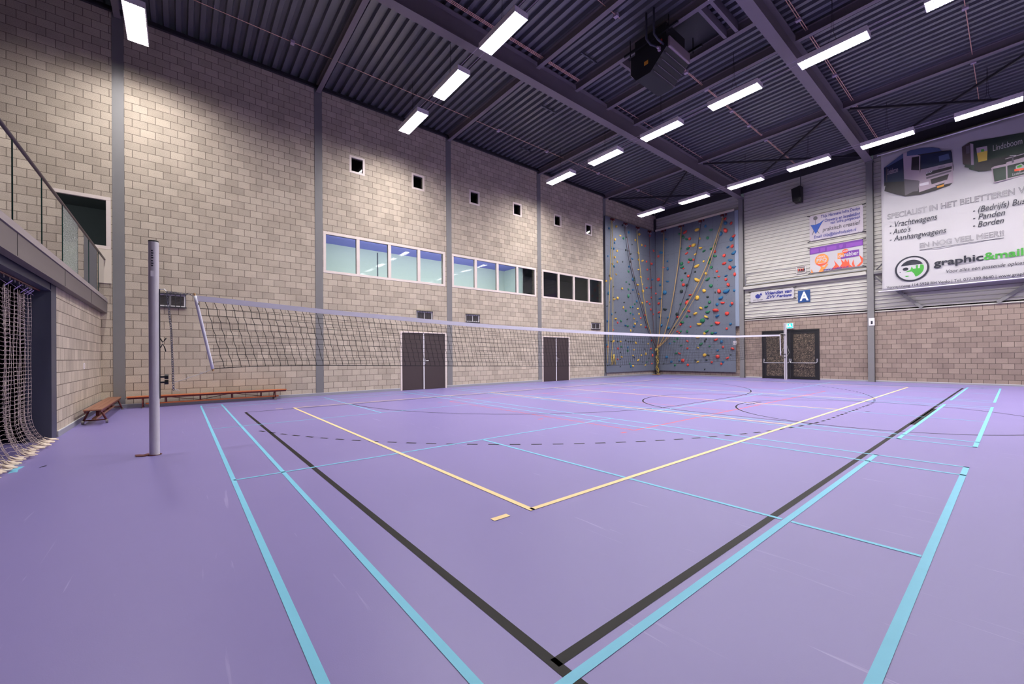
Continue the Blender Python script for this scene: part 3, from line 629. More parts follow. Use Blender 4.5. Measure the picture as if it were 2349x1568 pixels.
for rn, (y, xs) in rows.items():
    for k in range(11):
        x = xs + 2.37 * k
        if k >= {'far-left': 4, 'near': 5, 'middle': 11, 'back': 11}[rn]: break
        if rn == 'far-left' and k % 2: continue
        o = lamp0 if first else copy_tree(lamp0); first = False
        o.location = (x, y + .02 * k, ZL)
        o['label'] = ('bright hanging lamp at top left corner over the balcony edge' if rn == 'far-left' and k == 0 else 'white hanging lamp, %s from the block wall in the %s row' % (nth[k if rn != 'far-left' else k // 2], rn if rn != 'far-left' else 'balcony'))
        o['group'] = 'ceiling lights of the %s row' % rn
    if rn != 'far-left':
        mb = MB()
        for dy in (-.11, .11): mb.tube([(xs + .5, y + dy, ZL + .14), (-2.9 if rn == 'near' else 11.2, y + dy + .02 * (4 if rn == 'near' else 10), ZL + .14)], .009, 4)
        tag(mb.build('lamp_track', 'jbox'), 'thin twin rods linking the hanging lamps of the %s row' % rn, 'lamp track', 'rods linking the lamps')

# ------------------------------------------------------------------ cables under the roof
def cable(name, x, offs, ya, yb, lb, z=10.05, boxes=(), kinks=True):
    t = thing(name, (x, ya, z), lb, 'cable', 'copper cables under the roof'); mb = MB()
    for dx in offs: mb.tube([(x + dx, ya, z), (x + dx, yb, z)], .009, 4)
    mb.build('cable_run', 'copper', t); mb = MB(); y = ya + .2
    mb.box(x + offs[0] - .012, x + offs[-1] + .012, y - .008, y + .008, z - .004, z + .08); c0 = mb.build('cable_clip', 'jbox', t); k = 1
    while y + .5 * k < yb: c1 = c0.copy(); C.objects.link(c1); c1.parent = t; c1.location = (0, .5 * k, 0); k += 1
    for yy in boxes: mb = MB(); mb.box(x - .06, x + .06, yy - .05, yy + .05, z - .05, z + .03); mb.build('junction_box', 'jbox', t, bevel=.006)
cable('ceiling_cable', -12.82, (0,), -1.0, 22.2, 'thin copper-coloured cable under the roof nearest the block wall', boxes=(2.45, 9.6, 12.2, 15.6, 18.9))
cable('ceiling_cable', -8.92, (0, .04, .08), -1.0, 9.9, 'three copper-coloured cables side by side along the first deep beam')
cable('ceiling_cable', -8.92, (0,), 11.75, 22.2, 'single copper-coloured cable along the far half of the first deep beam')
cable('ceiling_cable', -6.55, (0,), 5.0, 8.9, 'copper-coloured cable running up to the heater', boxes=(8.75,))
cable('ceiling_cable', -6.5, (0, .035), 11.9, 22.0, 'copper-coloured cable pair running on from the heater to the back wall', boxes=(12.2, 13.5, 15.4, 16.9, 18.6))
cable('ceiling_cable', -3.6, (0, .05), 6.0, 22.3, 'copper-coloured cable pair along the second deep beam', boxes=(12.6, 16.0, 18.5))
cable('ceiling_cable', -.76, (0,), 10.0, 21.6, 'copper-coloured cable under the roof at the right edge', boxes=(15.5, 18.6))
# thin surface rods on the deck
for (x0, x1, y), lb in (((-13.7, -13.0, 11.3), 'short grey pipe stub under the deck above the third long window'), ((-11.0, -10.3, 10.1), 'short grey pipe stub under the deck between lamps and beam'), ((-8.4, -7.7, 9.3), 'short grey pipe stub under the deck left of the heater')):
    mb = MB(); mb.box((x0 + x1) / 2, (x0 + x1) / 2 + .04, y - .25, y + .45, 10.06, 10.10); tag(mb.build('roof_batten', 'frame_blue'), lb, 'batten', 'short battens under the deck')

# ------------------------------------------------------------------ warm-air heater under the roof
hx0, hx1, hy0, hy1, hz0, hz1 = -6.72, -5.62, 9.62, 10.72, 8.72, 9.42
t = thing('roof_heater', (-6.2, 10.2, hz0), 'black warm-air heater with slanted louvres hanging under the roof', 'heater')
pr = [(hx0, hz1), (hx0, hz0 + .22), (hx0 + .16, hz0), (hx1 - .5, hz0), (hx1 - .02, hz0 + .42), (hx1 - .02, hz1)]
mb = MB(); mb.prism(pr, 'y', hy0, hy1); mb.build('heater_casing', 'heater', t)
mb = MB(); mb.box(hx1 - .02, hx1 + .05, hy0 + .03, hy1 - .03, hz0 + .40, hz1 - .02); mb.build('side_panel', 'light_tan', t, bevel=.03)
mb = MB(); mb.box(hx0 - .05, hx0, hy0 + .03, hy1 - .03, hz0 + .24, hz1 - .02); mb.build('side_panel', 'light_tan', t, bevel=.03)
lv = MB(); d = Vector((.48, 0, .42)).normalized(); nrm = Vector((.42, 0, -.48)).normalized(); a0 = Vector((hx1 - .5, 0, hz0))
for k in range(4):
    p = a0 + d * (.08 + k * .15); q = p + nrm * .07 - d * .02; e = q + d * .012
    lv.prism([(p.x, p.z), (q.x, q.z), (e.x, e.z), ((p + d * .012).x, (p + d * .012).z)], 'y', hy0 + .04, hy1 - .04)
lv.build('outlet_louvre', 'beam', t)
mb = MB(); mb.box(-6.3, -6.18, hy0 - .006, hy0, 8.98, 9.08); mb.build('rating_plate', 'plate', t)
mb = MB(); mb.box(-6.9, -5.3, 9.55, 9.6, 9.5, 9.56).box(-6.9, -5.3, 10.78, 10.83, 9.5, 9.56)
for x in (-6.7, -5.55):
    for y in (9.57, 10.8): mb.tube([(x, y, hz1), (x, y, 9.86)], .014, 5)
mb.box(hx0 + .08, hx1 - .08, hy0 + .08, hy1 - .08, hz1, 9.84); mb.build('upper_duct', 'heater', t)
mb = MB(); 
for dx in (0, .22): mb.tube([(-6.05 + dx, 9.35, 10.1), (-6.05 + dx, 9.35, 9.42), (-6.0 + dx, 9.45, 9.30), (-5.85 + dx * .6, hy0, 9.22)], .028, 8)
mb.build('water_pipe', 'frame_blue', t, smooth=True)
mb = MB(); mb.box(-5.86, -5.80, hy0 - .07, hy0, 9.1, 9.2).cyl((-5.83, hy0 - .07, 9.15), (-5.83, hy0 - .13, 9.15), .03, 8); mb.build('valve', 'jbox', t)
mb = MB(); mb.box(-5.78, -5.73, hy0 - .08, hy0 - .05, 9.24, 9.34); mb.build('valve_handle', 'hold_r', t)
# dark opening frame in the roof round the heater
for xx, lb in ((-7.45, 'short grey trimmer beam on the left side of the heater roof opening'), (-4.75, 'short grey trimmer beam at the far right of the heater roof opening'), (-5.05, 'short grey trimmer beam touching the right side of the black roof hatch')):
    mb = MB(); mb.box(xx, xx + .08, 10.1, 11.54, 9.88, 10.12); tag(mb.build('roof_trimmer', 'beam'), lb, 'roof beam')
mb = MB(); mb.box(-7.36, -5.06, 10.1, 11.54, 10.09, 10.12); tag(mb.build('roof_recess_dark', 'heater'), 'black hatch panel in the roof directly above the heater', 'recess')  # flat black sheet paints the darkness of the roof recess over the heater

# ------------------------------------------------------------------ balcony, balustrade
mb = MB(); X2 = XR
t = thing('gallery_balcony', (-14.47, -1.5, 2.39), 'taupe-clad balcony edge running in from the left above the net curtain', 'balcony')
mb.box(-14.47, X2, -1.425, -1.40, 2.39, 2.655); mb.box(-14.47, X2, -1.5, -1.425, 2.39, 2.40); f_ = mb.build('fascia', 'fascia', t)
mb = MB()
for x in (-7.12, -9.6, -12.1): mb.box(x - .004, x + .004, -1.4, -1.397, 2.40, 2.65)
mb.build('fascia_joint', 'mortar_dark', f_)
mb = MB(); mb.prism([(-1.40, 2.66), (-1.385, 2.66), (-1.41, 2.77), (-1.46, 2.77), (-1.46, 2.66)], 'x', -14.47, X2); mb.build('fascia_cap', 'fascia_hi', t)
mb = MB(); mb.box(-14.47, X2, YFB, -1.47, 2.47, 2.72); mb.build('gallery_floor', 'fascia', t)
t = thing('glass_balustrade', (-14.3, -1.44, 2.77), 'frameless glass balustrade with dark handrail on the balcony at left', 'balustrade')
js = [-13.41, -12.14, -10.94, -9.69, -8.42, -7.15, -5.9, -4.65, -3.4]
xs_ = [-14.3] + js
for k in range(len(xs_) - 1):
    a, c = xs_[k] + .006, xs_[k + 1] - .006; mb = MB(); cr = (abs(xs_[k] + 10.94) < .01)
    mb.box(a, c, -1.444, -1.436, 2.775, 3.70) if cr else mb.face([(a, -1.44, 2.775), (c, -1.44, 2.775), (c, -1.44, 3.7), (a, -1.44, 3.7)])
    o = mb.build('glass_pane', 'crackle' if cr else 'glass_green', t)
    if cr: tag(o, 'crackled pane')
    mb = MB(); mb.box(c, c + .012, -1.446, -1.434, 2.775, 3.70); mb.build('pane_edge', 'glass_edge', t)
mb = MB(); mb.tube([(-14.44, -1.44, 3.725), (-3.3, -1.44, 3.725)], .021, 8); mb.build('handrail', 'rail', t, smooth=True)
mb = MB(); mb.box(-14.47, -14.45, -1.49, -1.39, 3.66, 3.77).box(-14.46, -14.3, -1.45, -1.43, 3.71, 3.735); mb.build('wall_bracket', 'rail', t)
# cream panels under the gallery window, seats
mb = MB(); mb.box(XW + .002, XW + .03, -6.0, -1.32, 3.14, 3.98); tag(mb.build('wall_panel', 'paint_cream'), 'cream panel on the wall under the balcony window', 'wall panel')
def poly_seat(pts, Y, d, mt, name, lb, cat, zb=2.74):
    P = [atY(u, v, Y) for u, v in pts]; P = [(max(-14.3, p.x), p.z) for p in P]
    mb = MB(); mb.prism(P, 'y', Y - d, Y); o = mb.build(name, mt, bevel=.02); tag(o, lb, cat); return o
def seat_px(Y, x0, x1, prof, mt, name, lb, cat, d=.5):
    pts = [(x0 + (x1 - x0) * a, z) for a, z in prof]; mb = MB(); mb.prism(pts, 'y', Y - d, Y); tag(mb.build(name, mt, bevel=.02), lb, cat)
def sp(Y, *px): return [tuple(atY(u, v, Y)[k] for k in (0, 2)) for u, v in px]
Y = -2.0; q = sp(Y, (-25, 425), (0, 440), (12, 450), (24, 458), (46, 472)); base = 2.73
pts = q + [(q[-1][0], base), (q[0][0], base)]
mb = MB(); mb.prism(pts, 'y', Y - .35, Y); tag(mb.build('booth_seat', 'seat_cream', bevel=.015), 'cream high-backed seat behind the balcony glass at far left', 'seat')
Y = -1.85; q = sp(Y, (38, 507), (55, 506), (80, 512), (101, 518)); pts = q + [(q[-1][0], base), (q[0][0], base)]
mb = MB(); mb.prism(pts, 'y', Y - .2, Y); tag(mb.build('booth_seat', 'seat_red', bevel=.015), 'dusty red curved seat behind the balcony glass, next to the cream one', 'seat')

# ------------------------------------------------------------------ store opening, net curtain
t = thing('door_frame_store', (-9.6, YF, 0), 'dark blue-grey steel portal round the store opening under the balcony', 'steel frame')
mb = MB(); mb.box(-9.755, -9.42, YF - .26, YF + .0, 0, 2.46); mb.build('portal_post', 'frame_blue', t)
mb = MB(); mb.box(-9.42, -4.6, YF - .26, YF - .01, 2.29, 2.46).box(-9.42, -4.6, YF - .01, YF + .004, 2.29, 2.305); mb.build('portal_lintel', 'frame_blue', t)
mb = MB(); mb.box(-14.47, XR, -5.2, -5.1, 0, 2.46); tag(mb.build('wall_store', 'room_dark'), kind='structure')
t = thing('net_curtain', (-8, -1.62, 0), 'pinkish net curtain gathered on hooks in the store opening at far left', 'curtain')
XC0, XC1 = -8.98, -5.2; mb = MB(); n = 50; zt = 2.16
def cpos(s, z):
    """s 0..1 along the gathered curtain, z height; pleats flare forward and spread at the hem"""
    k = s * 46; x = XC1 + (XC0 - XC1) * s ** .8; y = -1.66 + .032 * math.sin(k * 2.0 + .4 * math.sin(k)) + .02 * math.sin(k * .7)
    low = max(0, (.6 - z) / .6); x -= .33 * low ** 2.2 * max(0, s - .55) / .45; y += low ** 3 * .14 + .006 * math.sin(z * 5 + s * 30); bul = math.exp(-((z - 1.45) / .5) ** 2); x -= .07 * bul * max(0, s - .8) * 5
    return Vector((x, y, z))
for i in range(n + 1):
    s = i / n; mb.tube([cpos(s, .02 + (zt - .02) * j / 40) + Vector((.008 * (1 if j % 2 else -1), 0, 0)) for j in range(41)], .0025, 4, cap=False)
for j in range(1, 40):
    z = .02 + (zt - .02) * j / 40; mb.tube([cpos(i / 192, z - .008 * (i % 3 == 1) - .008 * (i % 3 == 2)) for i in range(193)], .0024, 4, cap=False)
mb.build('netting', 'curtain', t)
mb = MB(); random.seed(3)
for i in range(70):
    s = i / 69; p = cpos(s, .02); q = .035 + .02 * random.random()
    pts = [p + Vector((0, -.02, .06)), p + Vector((0, .02, .03)), p + Vector((-.01, .05 + .05 * random.random(), .02)), p + Vector((-.05 + .02 * random.random(), .08, .012))]
    mb.tube(pts, [.006, .010, .012, .005], 6)
mb.tube([cpos(i / 60, .02) + Vector((0, .03 + .03 * math.sin(i * 1.3), .012)) for i in range(61)], .010, 6); mb.build('hem', 'hem', t, smooth=True)
mb = MB(); hk = MB(); k = 0; s = 0
tx = [-8.95, -8.90, -8.84, -8.76, -8.66, -8.52, -8.36, -8.18, -7.98, -7.75, -7.5, -7.25, -7.0, -6.75, -6.5, -6.25, -6.0, -5.75]
for k, x in enumerate(tx):
    hk.tube([(x, -1.63, 2.27), (x, -1.63, 2.23)], .006, 5); a = .035 * (1 if k % 2 else -1)
    mb.v += [Vector(v) for v in ((x - .012, -1.64 + a, 2.155), (x + .03, -1.64 + a, 2.155), (x + .05, -1.64 - a, 2.225), (x + .008, -1.64 - a, 2.225), (x - .012, -1.637 + a, 2.155), (x + .03, -1.637 + a, 2.155), (x + .05, -1.637 - a, 2.225), (x + .008, -1.637 - a, 2.225))]
    i = 8 * k; mb.f += [(i, i + 1, i + 2, i + 3), (i + 7, i + 6, i + 5, i + 4), (i, i + 1, i + 5, i + 4), (i + 1, i + 2, i + 6, i + 5), (i + 2, i + 3, i + 7, i + 6), (i + 3, i, i + 4, i + 7)]; mb.uv += [None] * 6
mb.build('fabric_tab', 'tab', t); hk.build('hook', 'chrome', t)
mb = MB(); mb.tube([(-9.35, -1.63, 2.278), (-5.5, -1.63, 2.278)], .014, 6); mb.build('curtain_rail', 'bench_red', t)
# covered trolley in the store
a0 = atY(0, 872, -2.3); a1 = atY(38, 872, -2.3)
t = thing('gym_trolley', (-11.0, -2.6, 0), 'silver and blue covered gym trolley behind the net curtain', 'trolley'); xa, xb = a1.x, a0.x + 1.2
mb = MB(); mb.box(xa + .03, xb, -2.95, -2.3, .62, 1.02); mb.build('cover', 'tarp', t, bevel=.05)
mb = MB(); mb.box(xa, xb, -2.97, -2.28, .36, .60); mb.build('crash_mat', 'tarp_blue', t, bevel=.04)
mb = MB(); mb.box(xa, xb, -2.98, -2.27, .30, .335).box(xa, xb, -2.98, -2.27, .10, .13)
for x in (xa + .1, xb - .1):
    for y in (-2.9, -2.35): mb.tube([(x, y, 0.05), (x, y, .32)], .018, 6)
mb.build('trolley_frame', 'alu', t); mb = MB()
for x in (xa + .1, xb - .1):
    for y in (-2.9, -2.35): mb.cyl((x - .015, y, .045), (x + .015, y, .045), .045, 12)
mb.build('caster', 'wheel', t)
# wall switch near the corner
mb = MB(); p = atY(192, 839, YF); mb.box(p.x - .04, p.x + .04, YF, YF + .012, p.z - .06, p.z + .06); o = mb.build('wall_switch', 'white', origin=(p.x, YF, p.z - .06)); tag(o, 'small white wall switch on the block wall above the corner bench', 'switch')
mb = MB(); mb.box(p.x - .022, p.x + .022, YF + .012, YF + .02, p.z - .04, p.z + .045); mb.build('rocker', 'cream', o)

# ------------------------------------------------------------------ gym benches
def bench(loc, rz, L, label, wood_, topw=.26, H=.30):
    t = thing('gym_bench', (0, 0, 0), label, 'bench', 'low wooden gym benches')
    mb = MB()
    for k in range(3): w3 = topw / 3; mb.box(-L / 2, L / 2, -topw / 2 + k * w3 + .002, -topw / 2 + (k + 1) * w3 - .002, H - .025, H)
    mb.build('seat_plank', wood_, t, bevel=.004)
    mb = MB(); mb.box(-L / 2 + .02, L / 2 - .02, -topw / 2 + .015, -topw / 2 + .04, H - .065, H - .026).box(-L / 2 + .02, L / 2 - .02, topw / 2 - .04, topw / 2 - .015, H - .065, H - .026); mb.build('seat_rail', 'bench_red', t)
    mb = MB(); mb.box(-L / 2 + .35, L / 2 - .2, -.03, .03, .085, .12); mb.build('lower_beam', wood_, t)
    mb = MB()
    for k in range(4): x = -L / 2 + .75 + k * (L - 1.4) / 3; mb.box(x - .018, x + .018, -.025, .025, .12, H - .026)
    for k in range(3):
        x = -L / 2 + .75 + k * (L - 1.4) / 3; x2 = x + (L - 1.4) / 3; mb.tube([(x + .02, 0, .13 if k % 2 else H - .05), (x2 - .02, 0, H - .05 if k % 2 else .13)], .008, 5)
    mb.build('strut', 'bench_red', t)
    for s in (-1, 1):
        xx = s * (L / 2 - .3)
        for sy in (-1, 1):
            g = MB(); g.tube([(xx, sy * (topw / 2 - .05), H - .03), (xx, sy * (topw / 2 + .035), .05 if s > 0 else .0)], .017, 6); lg = g.build('leg', 'bench_red', t, smooth=True)
            if s > 0: g = MB(); g.cyl((xx, sy * (topw / 2 + .02), .037), (xx, sy * (topw / 2 + .055), .037), .037, 14); g.build('wheel', 'wheel', lg)
            else: g = MB(); g.cyl((xx, sy * (topw / 2 + .035), 0), (xx, sy * (topw / 2 + .035), .025), .024, 10); g.build('rubber_foot', 'wheel', lg)
        g = MB(); g.tube([(xx, -topw / 2 - .02, .07), (xx, topw / 2 + .02, .07)], .012, 6); g.build('cross_bar', 'bench_red', t)
    t.location = loc; t.rotation_euler = (0, 0, rz); return t
bench((-14.22, .72, 0), R(90), 3.52, 'long orange-brown gym bench against the block wall behind the net post', 'bench_wood')
bench((-12.72, -1.27, 0), 0 + R(0), 3.4, 'worn brown gym bench in the corner under the balcony', 'bench_wood_d', .25)

# ------------------------------------------------------------------ net posts and net
PX_, PY_ = -7.085, -.26
t = thing('net_post', (PX_, PY_, 0), 'tall round aluminium net post at left, with chain and two black knobs', 'net post')
mb = MB(); mb.lathe((PX_, PY_, 0), [(.052, 0), (.052, 2.735), (.049, 2.742)], 32); mb.build('pole', 'alu', t, smooth=False)
mb = MB(); mb.lathe((PX_, PY_, 2.742), [(.053, 0), (.053, .012), (.045, .016)], 24); mb.build('end_cap', 'black', t)
mb = MB(); mb.box(PX_ - .014, PX_ + .014, PY_ + .047, PY_ + .062, .72, 2.14); rl = mb.build('slide_rail', 'dark_steel', t)
mb = MB(); 
for z in (.93, 1.0): mb.cyl((PX_, PY_ + .06, z), (PX_, PY_ + .10, z), .012, 8); mb.cyl((PX_, PY_ + .10, z), (PX_, PY_ + .14, z), .03, 12)
mb.build('clamp_knob', 'black', t)
mb = MB(); mb.tube([(PX_, PY_ + .062, 1.50), (PX_, PY_ + .085, 1.45), (PX_, PY_ + .105, 1.48), (PX_, PY_ + .12, 1.51)], .007, 5); mb.tube([(PX_, PY_ + .062, 1.38), (PX_, PY_ + .085, 1.43), (PX_, PY_ + .105, 1.38), (PX_, PY_ + .115, 1.33)], .007, 5); mb.build('rope_cleat', 'black', t, smooth=True)
mb = MB(); mb.box(PX_ + .046, PX_ + .0528, PY_ - .028, PY_ + .005, 2.29, 2.36); st = mb.build('sticker', 'white', t)
st.location = (0, 0, 0)
mb = MB()
for k, z in enumerate((2.42, 2.45, 2.48, 2.52, 2.55, 2.58, 2.61)): mb.box(PX_ + .047, PX_ + .0531, PY_ - .022, PY_ - .004 + .004 * (k % 2), z, z + .016)
mb.build('printed_mark', 'ink', t)
def chain(mb, pts, L=.042):
    tot = 0; out = []
    for a, b_ in zip(pts[:-1], pts[1:]):
        a, b_ = Vector(a), Vector(b_); d = b_ - a; n = max(1, int(d.length / (L * .72)))
        for k in range(n): out.append((a + d * ((k + .5) / n), d.normalized()))
    for k, (c, d) in enumerate(out):
        side = d.orthogonal().normalized(); side = Matrix.Rotation(PI / 2 * (k % 2), 3, d) @ side; up = d.cross(side); i0 = len(mb.v); sg, s2 = 8, 4
        for q in range(sg):
            t_ = 2 * PI * q / sg; p = c + d * (L / 2 * math.cos(t_)) + side * (L * .3 * math.sin(t_)); dn = (d * math.cos(t_) + side * math.sin(t_)).normalized()
            for j in range(s2): e = 2 * PI * j / s2; mb.v.append(p + dn * (.005 * math.cos(e)) + up * (.005 * math.sin(e)))
        for q in range(sg):
            for j in range(s2): mb.f.append((i0 + q * s2 + j, i0 + ((q + 1) % sg) * s2 + j, i0 + ((q + 1) % sg) * s2 + (j + 1) % s2, i0 + q * s2 + (j + 1) % s2)); mb.uv.append(None)
mb = MB(); yh = PY_ + .13; mb.tube([(PX_, PY_ + .06, 2.135), (PX_, PY_ + .1, 2.145), (PX_, yh, 2.11)], .006, 5)
chain(mb, [(PX_, yh, 2.11), (PX_, PY_ + .37, 2.098)]); chain(mb, [(PX_, yh, 2.10), (PX_, yh + .04, 1.6), (PX_, yh + .06, .82)]); ch = mb.build('chain', 'galv', t)
mb = MB(); mb.ring((PX_, PY_, .004), (0, 0, 1), .068, .006, 20, 5); mb.build('floor_collar', 'bench_red', t)
mb = MB(); pts = [atZ(u, v) for u, v in ((310, 1044), (318, 1043.5), (330, 1043.5), (342, 1040), (342, 1044), (330, 1047), (311, 1048))]; mb.v = [Vector((p.x, p.y, .002)) for p in pts] + [Vector((p.x, p.y, .010)) for p in pts]; n = len(pts)
mb.f = [tuple(range(n)), tuple(range(2 * n - 1, n - 1, -1))] + [(k, (k + 1) % n, n + (k + 1) % n, n + k) for k in range(n)]; mb.uv = [None] * len(mb.f)
tag(mb.build('floor_lid', 'bench_red'), 'small brown floor-socket lid lying open beside the near net post', 'floor lid')
# far post: square profile
QX, QY = -7.10, 22.50
t = thing('net_post', (QX, QY, 0), 'slim aluminium net post in front of the emergency doors', 'net post')
mb = MB(); mb.box(QX - .05, QX - .012, QY - .05, QY + .05, 0, 2.72).box(QX + .006, QX + .05, QY - .05, QY + .05, 0, 2.72).box(QX - .012, QX + .006, QY - .02, QY + .05, 0, 2.72); mb.build('pole', 'alu', t)
mb = MB(); mb.box(QX - .011, QX + .005, QY - .052, QY - .02, .02, 2.70); mb.build('slide_rail', 'dark_steel', t)
mb = MB(); 
for z in (1.06, 1.22, 2.15): mb.cyl((QX, QY - .05, z), (QX, QY - .10, z), .026, 10)
mb.build('clamp_knob', 'black', t)
mb = MB(); mb.tube([(QX, QY - .06, 2.22), (QX, QY - .4, 2.2), (QX, QY - .72, 2.18)], .005, 5); mb.tube([(QX + .05, QY, 1.7), (QX + .16, QY, 1.3), (QX + .05, QY, 1.1)], .004, 5); mb.tube([(QX - .05, QY, 1.6), (QX - .2, QY - .1, 1.2), (QX - .05, QY, 1.12)], .004, 5); mb.build('tension_cord', 'rope_w', t)
# the net itself
TT = [(0.156, 2.084), (0.457, 2.074), (0.925, 2.049), (1.695, 2.01), (2.754, 1.972), (4.057, 1.925), (5.222, 1.898), (6.443, 1.883), (8.789, 1.865), (11.188, 1.873), (13.889, 1.91), (17.04, 1.975), (21.75, 2.146)]
BT = [(0.34, 1.088), (0.502, 1.105), (0.92, 1.117), (1.689, 1.112), (2.905, 1.083), (4.05, 1.053), (6.433, 0.994), (8.776, 0.961), (11.172, 0.951), (13.869, 0.946), (17.017, 0.997), (19.904, 1.09), (21.80, 1.162)]
def itp(T, y):
    if y <= T[0][0]: return T[0][1]
    for (a, za), (b_, zb) in zip(T[:-1], T[1:]):
        if y <= b_: q = (y - a) / (b_ - a); return za + (zb - za) * q
    return T[-1][1]
NX = -7.085
def npos(s, v):      # s 0..1 along, v 0 top .. 1 bottom
    yt = .156 + (21.75 - .156) * s; yb = .345 + (21.80 - .345) * s; y = yt + (yb - yt) * v; return Vector((NX, y, itp(TT, yt) + (itp(BT, yb) - itp(TT, yt)) * v))
t = thing('volleyball_net', (NX, 11, 0.95), 'long black volleyball net with white top band stretched between the two posts', 'net')
mb = MB(); NV = 216; NH = 10; v0 = .075
for i in range(1, NV):
    pts = []
    for j in range(NH + 1):
        v = v0 + (1 - v0) * j / NH; p = npos(i / NV, v); zig = .006 * (1 if j % 2 else -1) * (1 if j < NH else 0); pts.append(p + Vector((0, zig + .03 * v, 0)))
    mb.tube(pts, .0036, 4, cap=False)
mb.build('vertical_cord', 'net', t)
mb = MB()
for j in range(1, NH): v = v0 + (1 - v0) * j / NH; mb.tube([npos(i / 432, v)  for i in range(433)], .0030, 4, cap=False)
mb.tube([npos(i / 216, 1.0) for i in range(217)], .0055, 5, cap=False); mb.build('horizontal_cord', 'net', t)
mb = MB(); N_ = 120
for i in range(N_):
    a, b_ = npos(i / N_, 0), npos((i + 1) / N_, 0)
    for dx, flip in ((.006, 0), (-.006, 1)):
        q = [a + Vector((dx, 0, .004)), b_ + Vector((dx, 0, .004)), b_ + Vector((dx * 1.3, 0, -.07)), a + Vector((dx * 1.3, 0, -.07))]; mb.face(q if not flip else q[::-1])
    mb.face([a + Vector((.006, 0, .004)), b_ + Vector((.006, 0, .004)), b_ + Vector((-.006, 0, .004)), a + Vector((-.006, 0, .004))])
mb.build('top_band', 'tape', t)
for s, nm in ((0, 0), (1, 1)):
    a, b_ = npos(s, 0), npos(s, 1); mb = MB(); sg = 1 if s == 0 else -1; wdt = .052; n = 10
    pts = [a + (b_ - a) * (k / n) for k in range(n + 1)]
    mb.tube([p + Vector((0, 0, 0)) for p in pts], .019, 8); sb = mb.build('side_band', 'tape', t, smooth=True)
    mb = MB(); d = (a - b_).normalized(); mb.tube([b_ - d * .03, a + d * .035], .012, 8); mb.build('dowel', 'dowel', sb)
mb = MB(); mb.box(NX + .019, NX + .0205, .19, .197, 1.96, 1.99); mb.build('printed_mark', 'ink', t)
for sy in (0,): pass
a = npos(0, 1); mb = MB(); e = Vector((PX_, yh + .045, .915)); mb.tube([a, a + (e - a) * .35 + Vector((0, 0, -.006)), a + (e - a) * .7 + Vector((0, 0, -.006)), e], .0042, 5)
for q in (.3, .62): p = a + (e - a) * q; mb.tube([p, p + Vector((0, .012, .018)), p + Vector((0, -.008, .022)), p + Vector((0, -.012, .004)), p + Vector((0, .02, -.008))], .004, 5)
mb.tube([e, e + Vector((0, .02, -.07)), e + Vector((0, .06, -.09)), e + Vector((0, .08, -.11)), e + Vector((0, .05, -.10)), e + Vector((0, 0, -.065))], .004, 5); mb.build('tie_rope', 'rope_w', t)
mb = MB(); a = npos(0, .02); mb.tube([a, (NX, PY_ + .36, 2.098)], .004, 5); a = npos(1, 1); mb.tube([a, (QX, QY - .1, 1.03)], .004, 5); a = npos(1, 0.02); mb.tube([a, (QX, QY - .7, 2.18)], .004, 5); mb.build('tension_cable', 'galv', t)

# ------------------------------------------------------------------ climbing wall in the corner
XL, YK = -14.36, 22.93
t = thing('climbing_wall', (XL, YK, .28), 'blue-grey climbing wall filling the corner of the hall', 'climbing wall')
mb = MB(); mb.box(XL - .03, XL, 18.03, 22.93, .29, 8.93); a = mb.build('climbing_panel', 'climb', t)
mb = MB(); mb.box(-14.33, -9.585, YK, YK + .03, .28, 8.93); b_ = mb.build('climbing_panel', 'climb', t)
mb = MB()
for z in (2.9, 4.95, 7.3): mb.box(XL, XL + .003, 18.05, 22.9, z, z + .012)
for y in (20.45,): mb.box(XL, XL + .003, y, y + .01, .3, 8.9)
mb.build('panel_joint', 'seam', a)
mb = MB()
for z in (2.85, 4.9, 7.35): mb.box(-14.3, -9.6, YK - .003, YK, z, z + .012)
for x in (-13.1, -11.9, -10.75): mb.box(x, x + .01, YK - .003, YK, .3, 8.9)
mb.build('panel_joint', 'seam', b_)
mb = MB(); random.seed(11)
for i in range(19):
    for j in range(38):
        if random.random() < .8: x = -14.2 + i * .245; z = .7 + j * .22; mb.box(x - .008, x + .008, YK - .002, YK, z - .008, z + .008)
for i in range(19):
    for j in range(38):
        if random.random() < .8: y = 18.2 + i * .245; z = .7 + j * .22; mb.box(XL, XL + .002, y - .008, y + .008, z - .008, z + .008)
o = mb.build('bolt_hole', 'mortar_dark', t); o['kind'] = 'stuff'
mb = MB(); mb.box(XL - .10, XL - .03, 18.1, 18.14, .3, 8.8).box(XL - .10, XL - .03, 22.6, 22.64, .3, 8.8).box(-14.2, -14.16, YK + .03, YK + .11, .3, 8.8).box(-9.7, -9.66, YK + .03, YK + .11, .3, 8.8); mb.build('support_batten', 'dark_steel', t)
mb = MB(); mb.box(-14.34, -9.60, YK + .0, YK + .04, 8.94, 9.06); mb.build('top_batten', 'paint_cream', t)
mb = MB(); mb.box(-9.575, -9.385, YK - .015, YK + .02, 2.74, 8.93); tag(mb.build('edge_board', 'climb_edge'), 'tall pale blue board between the climbing wall and the steel post', 'board')
p = atY(1685.5, 786, YK); mb = MB(); mb.box(p.x - .09, p.x + .09, YK - .006, YK, p.z - .1, p.z + .1); o = mb.build('notice', 'white'); tag(o, 'small white notice with grey lines low on the right edge of the climbing wall', 'notice')
mb = MB()
for k in range(4): mb.box(p.x - .07 + (.08 if k % 2 else 0), p.x - .01 + (.08 if k % 2 else 0), YK - .008, YK - .006, p.z - .07 + .09 * (k // 2), p.z - .02 + .09 * (k // 2))
mb.build('printed_line', 'ink_grey', o)
